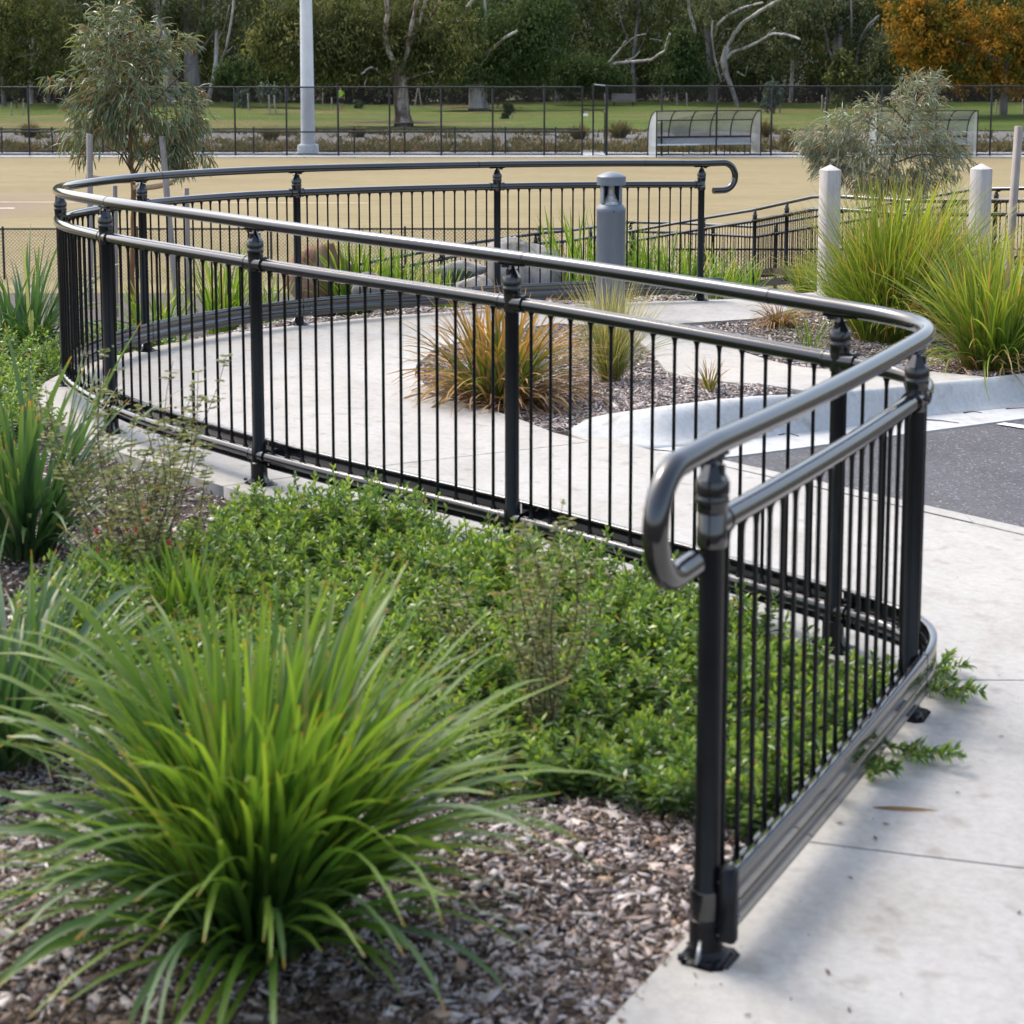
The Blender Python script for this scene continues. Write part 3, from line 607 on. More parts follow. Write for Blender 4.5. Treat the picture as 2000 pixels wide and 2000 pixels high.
# ------------------------------------------------------------------ mulch chips
def chips(n, poly, fn, L=(.010, .036), seed=1, dz=.0):
    r = np.random.default_rng(seed); P_ = np.array(poly); lo, hi = P_.min(0), P_.max(0); pts = np.zeros((0, 2))
    while len(pts) < n:
        q = lo + (hi - lo) * r.random((n * 2, 2)); pts = np.concatenate([pts, q[inpoly(q[:, 0], q[:, 1], poly)]])
    pts = pts[:n]; l = (L[0] + (L[1] - L[0]) * r.random(n) ** 3.0) / 2; w = l * (.14 + .34 * r.random(n) ** 1.5) + .0012; th = .0007 + .0016 * r.random(n)
    u = np.array([[-1, -.5], [.2, -1], [1, .3], [-.3, 1]]) ; jit = u[None] + .35 * r.standard_normal((n, 4, 2))
    a = r.random(n) * 6.283; c, s = np.cos(a), np.sin(a); tx = np.tan(r.normal(0, .24, n)); ty = np.tan(r.normal(0, .24, n))
    X = jit[..., 0] * l[:, None]; Y = jit[..., 1] * w[:, None]; Z = X * tx[:, None] + Y * ty[:, None]
    x = X * c[:, None] - Y * s[:, None] + pts[:, :1]; y = X * s[:, None] + Y * c[:, None] + pts[:, 1:]
    z0 = fn(pts[:, 0], pts[:, 1]) + dz + .004 + .012 * r.random(n)
    top = np.stack([x, y, z0[:, None] + Z + th[:, None]], -1); bot = np.stack([x, y, z0[:, None] + Z - th[:, None]], -1)
    V = np.concatenate([top, bot], 1).reshape(-1, 3); b = np.arange(n)[:, None] * 8
    Fq = np.concatenate([b + np.array([0, 1, 2, 3])] + [b + np.array([k, k + 4, (k + 1) % 4 + 4, (k + 1) % 4]) for k in range(4)])
    return V, Fq
g = G()
g.add(*chips(38000, [(-1.5, 2.0), (.05, 2.0), (.30, 3.3), (.62, 4.0), (.75, 4.5), (-.3, 4.75), (-1.9, 4.75)], terr, (.008, .062), 1))
g.add(*chips(17000, [(-1.9, 4.7), (-.3, 4.7), (-.4, 6.3), (-.9, 6.9), (-1.8, 8.0), (-2.6, 9.4), (-3.2, 9.3), (-2.8, 6.5)], terr, (.010, .055), 2))
obj_ch = obj('bark_chips', g, M['chip']); tag(obj_ch, kind='stuff')
g = G(); g.add(*chips(26000, [(-1.5, 2.0), (.05, 2.0), (.30, 3.3), (.62, 4.0), (.75, 4.5), (-.3, 4.75), (-1.9, 4.75)], terr, (.005, .024), 6, .004)); g.add(*chips(9000, [(-1.3, 2.0), (.0, 2.0), (.1, 3.0), (-.3, 3.3), (-1.3, 3.1)], terr, (.008, .05), 7, .008))
g.add(*chips(9000, [(-1.9, 4.7), (-.3, 4.7), (-.4, 6.3), (-.9, 6.9), (-1.8, 8.0), (-2.6, 9.4), (-3.2, 9.3), (-2.8, 6.5)], terr, (.006, .03), 8, .004)); tag(obj('bark_fines', g, M['fines']), kind='stuff')
se = np.linspace(-1.6, PS[1] - .3, 220); eo = outer(se) + np.stack([pdir(se)[:, 1], -pdir(se)[:, 0]], -1) * (np.random.default_rng(77).random((220, 1)) ** 3 * .22 + .01); rs = np.random.default_rng(78); g = G()
for q_ in eo[rs.random(220) < .45]:                                 # stray chips and grit kicked onto the concrete edge
    a_ = rs.random() * 6.28; l_ = .003 + .009 * rs.random() ** 2; d_ = np.array([math.cos(a_), math.sin(a_)]) * l_; n_ = np.array([-d_[1], d_[0]]) * .4; zz = zp(*q_) + .004
    g.add([[*(q_ - d_), zz], [*(q_ - n_), zz + .001], [*(q_ + d_), zz + .002], [*(q_ + n_), zz]], [[0, 1, 2, 3]])
tag(obj('bark_fines', g, M['fines']), kind='stuff')
g = G(); g.add(*chips(17000, ISLA, terr, (.012, .055), 3)); g.add(*chips(15000, [(1.17, 12.5), (1.48, 11.3), (1.8, 10.5), (2.05, 10.38), (2.33, 10.32), (2.7, 10.15), (3.4, 10.7), (3.4, 14), (2.5, 13.9)], terr, (.012, .055), 4))
tag(obj('bark_chips', g, M['chip']), kind='stuff')
so = np.linspace(PS[6] + .2, PS[10] + .2, 50); ob = outer(so); nb = ob - plan(so); nb = np.stack([-pdir(so)[:, 1], pdir(so)[:, 0]], -1)
g = G(); g.add(*chips(11000, [tuple(p) for p in ob + nb * .0] + [tuple(p) for p in (ob + nb * .8)[::-1]], terr, (.014, .06), 5, .025)); tag(obj('bark_chips', g, M['chip']), kind='stuff')

# ------------------------------------------------------------------ blades and leaves
def blades(n, r0, L, w, a0, a1, segs=8, fold=.35, az=None, pw=1.5, seed=0, tw=.5, lean=(0, 0), az_j=.7, sway=.12):
    r = np.random.default_rng(seed); D = math.radians
    rr = r0 * np.sqrt(r.random(n)); ba = r.random(n) * 6.283
    A = ba + r.normal(0, az_j, n) if az is None else az[0] + (az[1] - az[0]) * r.random(n)
    l = L[0] + (L[1] - L[0]) * r.random(n); ww = w[0] + (w[1] - w[0]) * r.random(n)
    q = r.random(n); b0 = D(a0[0]) + D(a0[1] - a0[0]) * q; b1 = D(a1[0]) + D(a1[1] - a1[0]) * np.clip(q + r.normal(0, .2, n), 0, 1)
    t = np.linspace(0, 1, segs + 1); ang = b0[:, None] + (b1 - b0)[:, None] * t[None] ** pw
    am = (ang[:, 1:] + ang[:, :-1]) / 2; dl = l[:, None] / segs
    H = np.concatenate([np.zeros((n, 1)), np.cumsum(np.sin(am) * dl, 1)], 1); Z = np.concatenate([np.zeros((n, 1)), np.cumsum(np.cos(am) * dl, 1)], 1)
    sw = (r.normal(0, sway, n)[:, None] * t[None] ** 2) * l[:, None]
    ca, sa_ = np.cos(A)[:, None], np.sin(A)[:, None]
    X = (rr * np.cos(ba))[:, None] + H * ca - sw * sa_ + lean[0] * Z; Y = (rr * np.sin(ba))[:, None] + H * sa_ + sw * ca + lean[1] * Z
    C = np.stack([X, Y, Z], -1)
    tw_ = r.normal(0, tw, n)[:, None] * (t[None] * .8 + .2)
    side = np.stack([-sa_ * np.cos(tw_), ca * np.cos(tw_), np.sin(tw_)], -1)
    nn = np.stack([-np.cos(ang) * ca, -np.cos(ang) * sa_, np.sin(ang)], -1)
    prof_ = np.interp(t, [0, .08, .35, .7, .92, 1], [.7, .85, 1, .86, .58, .16])
    hw = (ww[:, None] / 2 * prof_[None])[..., None]
    V = np.stack([C - side * hw + nn * hw * fold, C, C + side * hw + nn * hw * fold], 2).reshape(-1, 3)
    b = (np.arange(n)[:, None] * (segs + 1) + np.arange(segs)[None]).reshape(-1, 1) * 3
    Fq = np.concatenate([b + np.array([0, 1, 4, 3]), b + np.array([1, 2, 5, 4])])
    return V, Fq, np.tile(np.repeat(t, 3), n)
def clump(name, label, cat, pos, sets, mat, group=None, sc=1., rz=0.):
    g = G()
    for k, s in enumerate(sets): g.add(*blades(seed=hash((label, k)) % 99991 if False else (len(label) * 131 + k * 17 + int(abs(pos[0]) * 100)), **s))
    o = obj(name, g, mat, None, True, True, loc=tuple(pos), sc=sc, rz=rz); return tag(o, label, cat, group)
def leaves_at(P0, D0, L, w, droop, segs=3, seed=0, prof_=(.35, 1, .8, .05), curl=0.):
    r = np.random.default_rng(seed); n = len(P0); L = np.broadcast_to(L, (n,)); w = np.broadcast_to(w, (n,))
    t = np.linspace(0, 1, segs + 1); d = nrm(D0); C = [P0]; down = np.array([0, 0, -1.]); ds = [d]
    for k in range(segs):
        d = nrm(d + down * droop / segs); C.append(C[-1] + d * (L / segs)[:, None]); ds.append(d)
    C = np.stack(C, 1); ds = np.stack(ds, 1); rv = nrm(r.standard_normal((n, 3))); side = nrm(np.cross(ds, rv[:, None]))
    hw = (w[:, None] / 2 * np.interp(t, np.linspace(0, 1, len(prof_)), prof_)[None])[..., None]
    V = np.stack([C - side * hw, C + side * hw], 2).reshape(-1, 3)
    b = (np.arange(n)[:, None] * (segs + 1) + np.arange(segs)[None]).reshape(-1, 1) * 2
    return V, b + np.array([0, 1, 3, 2]), np.tile(np.repeat(t, 2), n)
def S(n, r0, L, w, a0, a1, **k): return dict(n=n, r0=r0, L=L, w=w, a0=a0, a1=a1, **k)

# ------------------------------------------------------------------ large strap-leaved clumps (leaf by leaf)
def leafy_clump(label, pos, kinds, inner, mat, group, seed, cat='plant', sc=1., spread=.10, lean=0.):
    root = empty('strap_leaf_clump', label, cat, tuple(pos), group); r = np.random.default_rng(seed)
    for ki, (cnt, nvar, kw) in enumerate(kinds):
        vs = []; kw = dict(kw); skip = kw.pop('skip', 0); mt_ = M[kw.pop('mat')] if 'mat' in kw else mat
        for v in range(nvar):
            V, Fq, t = blades(1, .0, seed=seed * 100 + ki * 30 + v, az=(0, 0), **kw); vs.append(G().add(V, Fq, t).mesh('leaf', mt_, True, True))
        for i in range(cnt):
            a = r.random() * 6.283; rr = spread * math.sqrt(r.random()); az = a + r.normal(0, .5)
            while skip and math.sin(az) < -.55 and r.random() < .72: a = r.random() * 6.283; az = a + r.normal(0, .5)
            link('leaf', vs[i % nvar], root, (rr * math.cos(a), rr * math.sin(a), -.005), sc=sc * (.8 + .35 * r.random()), rot=(r.normal(0, .05) , r.normal(0, .05), az)) if not lean else link('leaf', vs[i % nvar], root, (rr * math.cos(a), rr * math.sin(a), -.005), sc=sc * (.8 + .35 * r.random()), rot=(Matrix.Rotation(r.normal(lean * 1.6, .06), 3, 'Y') @ Matrix.Rotation(az, 3, 'Z')).to_euler())
    g = G()
    for k, s in enumerate(inner): g.add(*blades(seed=seed * 7 + k, **s))
    o = obj('inner_leaves', g, mat, root, True, True); tag(o, kind='stuff'); return root
zt = lambda x, y: float(terr(np.array([x]), np.array([y]))[0])
def ground_pt(px, py):
    p = at(px, py, terr); return (p[0], p[1], zt(p[0], p[1]))
gp = ground_pt(492, 1862)
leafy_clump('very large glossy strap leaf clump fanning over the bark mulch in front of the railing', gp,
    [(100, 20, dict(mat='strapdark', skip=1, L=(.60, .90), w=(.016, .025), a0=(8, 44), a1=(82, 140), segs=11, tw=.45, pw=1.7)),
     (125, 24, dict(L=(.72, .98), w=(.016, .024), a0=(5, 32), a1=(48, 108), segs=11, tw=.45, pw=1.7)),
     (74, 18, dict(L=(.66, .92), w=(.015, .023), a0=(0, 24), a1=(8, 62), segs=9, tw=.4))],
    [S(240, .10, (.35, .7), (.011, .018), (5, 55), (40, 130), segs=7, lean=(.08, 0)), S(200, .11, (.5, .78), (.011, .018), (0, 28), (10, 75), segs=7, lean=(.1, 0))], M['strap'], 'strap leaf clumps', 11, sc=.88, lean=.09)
leafy_clump('tall dark green strap leaf clump at the left edge of the mulch bed', ground_pt(50, 1090),
    [(50, 10, dict(L=(.55, .8), w=(.016, .024), a0=(4, 30), a1=(20, 80), segs=9)), (30, 8, dict(L=(.45, .65), w=(.016, .022), a0=(25, 50), a1=(90, 150), segs=9))],
    [S(90, .09, (.4, .7), (.013, .02), (0, 40), (20, 110), segs=7)], M['strapdark'], 'strap leaf clumps', 12)
leafy_clump('strap leaf clump half cut by the left edge, beside the very large clump', ground_pt(5, 1490),
    [(45, 10, dict(L=(.45, .66), w=(.016, .024), a0=(4, 30), a1=(20, 80), segs=9)), (30, 8, dict(L=(.5, .75), w=(.016, .026), a0=(25, 55), a1=(80, 140), segs=9))],
    [S(110, .10, (.35, .6), (.011, .017), (0, 45), (20, 110), segs=7)], M['strapdark'], 'strap leaf clumps', 13)
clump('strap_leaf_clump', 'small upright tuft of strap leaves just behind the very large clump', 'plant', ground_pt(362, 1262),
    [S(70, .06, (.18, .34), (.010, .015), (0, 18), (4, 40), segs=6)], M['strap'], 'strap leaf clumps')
clump('strap_leaf_clump', 'green strap leaf clump left of the railing hairpin, before the chain link fence', 'plant', ground_pt(50, 700),
    [S(80, .12, (.5, .85), (.016, .026), (2, 35), (20, 85), segs=8), S(60, .12, (.5, .75), (.016, .024), (25, 55), (80, 140), segs=8)], M['strapdark'], 'strap leaf clumps')
# ------------------------------------------------------------------ clumps on the island and along the railings
clump('browning_clump', 'brown tipped strap leaf clump with dead skirts on the mulch island', 'plant', ground_pt(975, 785),
    [S(110, .12, (.42, .66), (.013, .02), (2, 30), (12, 60), segs=7), S(170, .14, (.42, .66), (.012, .018), (15, 55), (60, 135), segs=8)], M['straptan'])
clump('dead_skirt', 'tan dead leaves hanging around the browning island clump', 'dead leaves', ground_pt(985, 790), [S(190, .17, (.30, .52), (.010, .017), (35, 75), (100, 165), segs=7, tw=.9)], M['dead'])
clump('fine_tussock', 'fine pale tussock grass beside the grey bollard light', 'grass tuft', ground_pt(1192, 748),
    [S(520, .05, (.38, .66), (.0025, .004), (0, 26), (6, 48), segs=6, tw=1.), S(160, .05, (.3, .55), (.0025, .004), (20, 45), (60, 100), segs=6, tw=1.)], M['poa'])
clump('small_tuft', 'tiny green tuft alone on the island mulch near the kerb', 'grass tuft', ground_pt(1385, 768), [S(46, .02, (.08, .2), (.004, .008), (0, 40), (20, 95), segs=6)], M['straptan'])
clump('dead_tuft', 'dry brown tuft on the mulch bed corner left of the tall mat rushes', 'grass tuft', ground_pt(1520, 640), [S(150, .06, (.14, .30), (.006, .011), (10, 60), (80, 165), segs=7)], M['dead'])
clump('weed_tuft', 'thin green weed growing beside the dry brown tuft', 'weed', ground_pt(1580, 690), [S(40, .05, (.2, .42), (.004, .007), (5, 50), (30, 95), segs=6)], M['lomandra'])
lm = [S(820, .20, (.72, 1.2), (.007, .011), (0, 28), (5, 56), segs=8, lean=(.12, 0)), S(320, .22, (.6, .95), (.006, .010), (15, 45), (50, 120), segs=8)]
clump('mat_rush', 'tallest bright mat rush, between the two white topped timber bollards', 'plant', ground_pt(1735, 668), lm, M['lomandra'], 'mat rush clumps')
clump('mat_rush', 'bright mat rush partly hiding the foot of the nearer timber bollard', 'plant', ground_pt(1668, 640), [S(320, .13, (.38, .62), (.007, .011), (0, 30), (8, 60), segs=7)], M['lomandra'], 'mat rush clumps')
clump('mat_rush', 'mat rush behind the tallest one, around the farther timber bollard', 'plant', ground_pt(1835, 640), [S(480, .22, (.5, .88), (.007, .011), (0, 30), (8, 60), segs=7, lean=(.15, 0))], M['lomandra'], 'mat rush clumps')
clump('mat_rush', 'broad mat rush with tan dead blades by the kerb at the right edge', 'plant', ground_pt(1940, 722),
    [S(460, .17, (.5, .9), (.009, .014), (0, 35), (12, 78), segs=8), S(120, .16, (.4, .7), (.008, .013), (30, 60), (90, 150), segs=8)], M['lomandra'], 'mat rush clumps')
clump('dead_skirt', 'tan dead blades at the foot of the broad mat rush by the kerb', 'dead leaves', ground_pt(1925, 724), [S(80, .2, (.25, .5), (.006, .011), (30, 75), (90, 170), segs=7, tw=.9)], M['dead'])
clump('mat_rush', 'low mat rush left of the nearer timber bollard', 'plant', ground_pt(1575, 575), [S(240, .13, (.35, .6), (.006, .010), (0, 40), (15, 80), segs=7)], M['lomandra'], 'mat rush clumps')
clump('dry_grass', 'pale straw grass in front of the grey leaved gum shrub', 'grass tuft', (*atd(1735, 500, 17)[:2], -1.0), [S(420, .55, (.5, .95), (.003, .005), (0, 30), (10, 60), segs=6, tw=1.)], M['poa'])
def slope_pt(px, y): 
    x = (px - 1000) / F * y; return (x, y, zt(x, y))
fr = [(430, 14.0, 90, (.5, .8), 'bright strap leaf clump behind the railing, left of the red boulder'), (300, 13.4, 50, (.4, .6), 'bright strap leaves behind the railing beside the staked young gum'),
      (690, 15.0, 110, (.5, .85), 'bright strap leaf clump right of the red boulder'), (770, 15.2, 100, (.4, .75), 'bright strap leaf clump just right of its twin beside the red boulder'), (865, 15.4, 45, (.35, .5), 'short strap leaf tuft beside the dark basalt rock'),
      (1105, 15.6, 36, (.6, .92), 'tall strap leaf clump left of the grey bollard light'), (1150, 15.4, 34, (.55, .9), 'tall strap leaf clump directly behind the grey bollard light'), (1235, 15.5, 60, (.4, .72), 'strap leaf clump right of the grey bollard light'),
      (1290, 15.3, 64, (.35, .68), 'strap leaf clump halfway between bollard light and hooked rail end'), (1345, 15.3, 56, (.3, .62), 'strap leaf clump at the last post of the railing'), (1410, 16.2, 46, (.3, .55), 'strap leaf clump beyond the hooked rail end'),
      (1462, 17, 40, (.3, .45), 'low leafy tuft at the foot of the far railing'), (520, 14.6, 35, (.3, .5), 'short strap leaf tuft left against the red boulder')]
for px, y, n, L, lb in fr:
    clump('strap_leaf_clump', lb, 'plant', slope_pt(px, y), [S(n, .12, L, (.011, .019), (0, 30), (8, 60), segs=7), S(n // 3, .12, (L[0] * .8, L[1] * .8), (.011, .018), (25, 50), (60, 130), segs=7)], M['bright'], 'strap leaf clumps behind the railing')

# ------------------------------------------------------------------ creeping ground cover
def shoots(n, poly, seed, h=(.09, .20), zoff=0., ln=(.027, .044), w=.0108):
    r = np.random.default_rng(seed); P_ = np.array(poly); lo, hi = P_.min(0), P_.max(0); pts = np.zeros((0, 2))
    while len(pts) < n:
        q = lo + (hi - lo) * r.random((n * 2, 2)); pts = np.concatenate([pts, q[inpoly(q[:, 0], q[:, 1], poly)]])
    pts = pts[:n]; mound = .05 * (np.sin(pts[:, 0] * 4.3 + 1) * np.sin(pts[:, 1] * 3.7) + .4 * np.sin(pts[:, 0] * 9 + pts[:, 1] * 7))
    H = h[0] + (h[1] - h[0]) * r.random(n) + mound * .8; H = np.maximum(H, .06)
    tilt = nrm(np.concatenate([r.normal(0, .42, (n, 2)), np.ones((n, 1))], 1)); base = np.column_stack([pts, terr(pts[:, 0], pts[:, 1]) + zoff])
    k = 26; u = np.linspace(.18, 1, k); ph = np.arange(k) * 2.4
    C = base[:, None] + tilt[:, None] * (H[:, None] * u[None])[..., None]
    a = ph[None] + r.random(n)[:, None] * 6.283 + r.normal(0, .25, (n, k)); el = np.interp(u, [.18, .8, 1], [.15, .65, 1.15])[None] + r.normal(0, .2, (n, k))
    D0 = np.stack([np.cos(a) * np.cos(el), np.sin(a) * np.cos(el), np.sin(el)], -1)
    Lf = np.interp(u, [.18, .7, 1], [1, 1, .6])[None] * (ln[0] + (ln[1] - ln[0]) * r.random((n, 1)))
    V, Fq, t = leaves_at(C.reshape(-1, 3), D0.reshape(-1, 3), Lf.ravel(), w, .5, 2, seed, (.45, 1, .12))
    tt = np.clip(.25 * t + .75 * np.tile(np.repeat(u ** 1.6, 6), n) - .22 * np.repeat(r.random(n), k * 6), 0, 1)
    g = G(); g.add(V, Fq, tt)
    s0 = base; s1 = base + tilt * H[:, None]; e = np.array([.0013, 0, 0]); b = np.arange(n)[:, None] * 4
    g.add(np.stack([s0 - e, s0 + e, s1 + e, s1 - e], 1).reshape(-1, 3), b + np.array([0, 1, 2, 3]), np.zeros(4 * n)); return g
gc = [(-.98, 6.72), (-.30, 6.22), (.1, 5.95), (.55, 5.55), (.88, 5.2), (1.08, 5.02), (1.02, 4.86), (.72, 4.28), (.58, 4.08), (.42, 4.22), (.2, 4.35), (-.2, 4.3), (-.45, 4.45), (-1.1, 4.62), (-1.45, 5.1), (-1.40, 5.7), (-1.12, 6.1)]
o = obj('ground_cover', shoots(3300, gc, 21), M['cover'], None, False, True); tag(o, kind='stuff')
gcr = [(-.62, 6.56), (-.30, 6.32), (.1, 6.0), (.5, 5.66), (.80, 5.38), (.72, 5.28), (.4, 5.55), (0, 5.9), (-.4, 6.25), (-.66, 6.46)]
o = obj('ground_cover', shoots(400, gcr, 24, (.10, .24)), M['cover'], None, False, True); tag(o, kind='stuff')
gc2 = [(-1.95, 7.75), (-2.30, 8.6), (-2.55, 9.5), (-2.42, 10.7), (-2.0, 11.3), (-2.4, 11.6), (-3.6, 11.4), (-3.8, 9.4), (-2.9, 8.2)]
o = obj('ground_cover', shoots(1300, gc2, 22, (.10, .24), ln=(.026, .042), w=.011), M['cover'], None, False, True); tag(o, kind='stuff')
gc3 = [tuple(p) for p in outer(np.linspace(PS[6] + .5, PS[7] + .5, 8))] + [tuple(p) for p in (outer(np.linspace(PS[6] + .5, PS[7] + .5, 8)) + np.array([-.25, .2]))[::-1]]
o = obj('ground_cover', shoots(160, gc3, 23, (.05, .1)), M['cover'], None, False, True); tag(o, kind='stuff')
def sprig(label, a, b, n, seed):
    r = np.random.default_rng(seed); A0 = at(*a, off=.010); B0 = at(*b, off=.02); root = empty('ground_cover_sprig', label, 'plant', tuple(A0), 'sprigs of ground cover creeping onto the path'); st = G(); lv = G(); L_ = np.linalg.norm(B0 - A0)
    ends = [(np.zeros(3), B0 - A0)] + [((B0 - A0) * u, (B0 - A0) * u + rotz(sg * (.45 + .4 * r.random())) @ (B0 - A0) * (.25 + .25 * r.random())) for u, sg in ((.25, 1), (.4, -1), (.55, 1))]
    for k, (A, B) in enumerate(ends):
        t = np.linspace(0, 1, 12)[:, None]; mid = (A + B) / 2 + np.array([0, 0, .016]) + np.append(r.normal(0, .012, 2), 0); B = B + np.array([0, 0, .008 + .02 * r.random()]); Pth = (1 - t) ** 2 * A + 2 * t * (1 - t) * mid + t * t * B; st.addm(tube(Pth, .0018, 6))
        m = int(n * (1 if k == 0 else .45)); u = r.random(m) ** .8; u[-5:] = 1; C = np.stack([np.interp(u, t[:, 0], Pth[:, c]) for c in range(3)], -1); d = nrm(B - A); a_ = r.random(m) * 6.283; pr = nrm(np.cross(d, [0, 0, 1]))
        D0 = d * (.35 + .5 * r.random((m, 1))) + pr * np.cos(a_)[:, None] + np.array([0, 0, 1.]) * (np.sin(a_) * .9 + .25)[:, None]; lv.add(*leaves_at(C, D0, .020 + .016 * r.random(m), .0085, .3, 2, seed + k, (.45, 1, .15)))
    obj('stem', st, M['cover'], root, True, True); obj('leaves', lv, M['cover'], root, False, True)
sprig('longest ground cover sprig lying on the path under the kick plate bend', (1740, 1340), (1917, 1362), 90, 1); sprig('upper ground cover sprig reaching over the path at the kick plate bend', (1745, 1325), (1892, 1308), 80, 2)
sprig('flat ground cover sprig lying on the path, second from the near post', (1690, 1452), (1876, 1495), 80, 3); sprig('shortest ground cover sprig poking under the kick plate', (1665, 1505), (1750, 1518), 40, 4)

# ------------------------------------------------------------------ wispy correa bushes
def correa(label, pos, h, rad, nst, nl, seed, flowers=()):
    r = np.random.default_rng(seed); root = empty('correa_bush', label, 'shrub', tuple(pos)); g = G(); C = []; D0 = []
    for i in range(nst):
        a = r.random() * 6.283; k = rad * (.2 + .8 * r.random()); hh = h * (.45 + .55 * r.random()); t = np.linspace(0, 1, 9)[:, None]
        Pt = np.concatenate([np.cos(a) * k * t ** .8 + .03 * np.sin(t * 5 + i), np.sin(a) * k * t ** .8 + .03 * np.cos(t * 4 + i), hh * t], 1); Pt -= Pt[0]
        g.addm(tube(Pt, np.linspace(.0028, .001, 9), 5))
        u = np.sort(.12 + .88 * r.random(nl)); q = np.stack([np.interp(u, t[:, 0], Pt[:, c]) for c in range(3)], -1); ph = r.random(nl) * 6.283
        for sgn in (0, math.pi):
            C.append(q); D0.append(np.stack([np.cos(ph + sgn), np.sin(ph + sgn), .35 + 0 * ph], -1))
            sd = q + D0[-1] * .03 * r.random((nl, 1)); C.append(sd); D0.append(np.stack([np.cos(ph + sgn + 1), np.sin(ph + sgn + 1), .2 + 0 * ph], -1))
    obj('stems', g, M['twig'], root, True); C = np.concatenate(C); D0 = np.concatenate(D0)
    obj('leaves', G().add(*leaves_at(C, D0, .016 + .010 * r.random(len(C)), .0085, .3, 2, seed, (.5, 1, .3))), M['correa'], root, False, True)
    for px, py in flowers:
        q = atd(px, py, pos[1] - .1) - np.array(pos); fl = link('flower', fm_, root, q)
        link('flower_tip', ft_, fl)
fm_ = G().addm(lathe([(.0035, .0), (.0058, -.008), (.0055, -.018)], 8)).mesh('flower', M['petalr'], True); ft_ = G().addm(lathe([(.0055, -.018), (.0075, -.026), (.003, -.028)], 8)).mesh('flower_tip', M['petaly'], True)
correa('wispy grey green correa bush with red and yellow bell flowers in the mulch bed', ground_pt(262, 1165), .78, .36, 34, 32, 5, [(188, 1032), (216, 1026), (248, 1026), (266, 1028), (281, 987), (287, 1010), (192, 1068), (174, 1083), (330, 1054), (357, 1086)])
correa('thin pale wispy correa bush standing in the ground cover', ground_pt(1056, 1465), .70, .17, 16, 30, 6)
correa('second pale wispy correa bush behind the thin one, nearer the big clump', ground_pt(905, 1330), .36, .16, 8, 16, 8)

# ------------------------------------------------------------------ bollard light
bp = at(1192, 640); 
bl = empty('bollard_light', 'round grey bollard light with louvred head standing on the mulch island', 'bollard light', (bp[0], bp[1], bp[2] - .02))
r_ = .097
obj('body', G().addm(lathe([(r_, 0), (r_, .80), (r_ + .0015, .803), (r_ + .0015, .826), (r_ - .002, .832), (.076, .856), (.0735, .858)], 40)), M['boll'], bl, True).data.set_sharp_from_angle(angle=math.radians(40))
cap = obj('cap', G().addm(lathe([(.074, .985), (r_, .985), (r_, 1.04), (.092, 1.046), (.05, 1.064), (.012, 1.073), (.001, 1.074)], 40)), M['boll'], bl, True); cap.data.set_sharp_from_angle(angle=math.radians(35))
cone = G().addm(lathe([(.070, .857), (.045, .885), (.026, .92), (.022, .96), (.022, .984)], 28)); obj('reflector', cone, M['bollin'], bl, True)
aa = np.linspace(math.radians(-30), math.radians(210), 25); gv = G()
Vb = np.concatenate([np.column_stack([rr_ * np.cos(aa), rr_ * np.sin(aa), np.full(25, zz)]) for rr_, zz in ((.0735, .857), (.0735, .986), (.069, .986), (.069, .857))]); ii = np.arange(24)
for k in range(4): gv.add(Vb, np.stack([ii + k * 25, ii + 1 + k * 25, ii + 1 + (k + 1) % 4 * 25, ii + (k + 1) % 4 * 25], -1))
obj('back_shield', gv, M['boll'], bl)
for a in (math.radians(-143), math.radians(-37)):
    obj('head_post', G().addm(bbox((.0735 * math.cos(a), .0735 * math.sin(a), .921), (.008, .026, .128), .001, rotz(a))), M['boll'], bl)
obj('screw', G().addm(tube([(0.012, -r_ - .0005, .814), (.012, -r_ - .004, .814)], .005, 8)), M['fence'], bl)
# timber bollards and stake
def timber(label, px, pyb, pyt, y, rz, w):
    x = (px - 1000) / F * y; zb = atd(px, pyb, y)[2]; zt_ = atd(px, pyt, y)[2]; h = zt_ - zb; k = w / 2; c = .005
    g = G(); rg = lambda s, z: [[-s + c, -s, z], [s - c, -s, z], [s, -s + c, z], [s, s - c, z], [s - c, s, z], [-s + c, s, z], [-s, s - c, z], [-s, -s + c, z]]
    V = np.array(rg(k, -.3) + rg(k, h - .045) + [[0, 0, h]]); g.add(V, np.array([[i, (i + 1) % 8, 8 + (i + 1) % 8, 8 + i] for i in range(8)])); g.add(V, np.array([[8 + i, 8 + (i + 1) % 8, 16] for i in range(8)]))
    o = obj('timber_bollard', g, M['timber'], loc=(x, y, zb), rz=rz); return tag(o, label, 'bollard', 'white topped timber bollards')
timber('nearer weathered timber bollard with pyramid top, left of the tallest mat rush', 1622, 590, 321, 14.6, .38, .128)
timber('farther weathered timber bollard with pyramid top, right of the tallest mat rush', 1917, 600, 319, 15.0, .60, .13)
def stake(label, a, b, y, w, group=None, rz=.4, sink=.2):
    A = atd(*a, y); B = atd(*b, y); d = nrm(B - A); A = A - d * sink; L = np.linalg.norm(B - A)
    g = G().addm(bbox((0, 0, L / 2), (w, w, L), w * .12, rotz(rz))); o = obj('timber_stake', g, M['stake'])
    o.rotation_euler = Vector(B - A).to_track_quat('Z', 'Y').to_euler(); o.location = tuple(A); return tag(o, label, 'stake', group)
stake('tall leaning hardwood stake at the right edge beside the farther timber bollard', (1970, 520), (1990, 246), 13.6, .05)

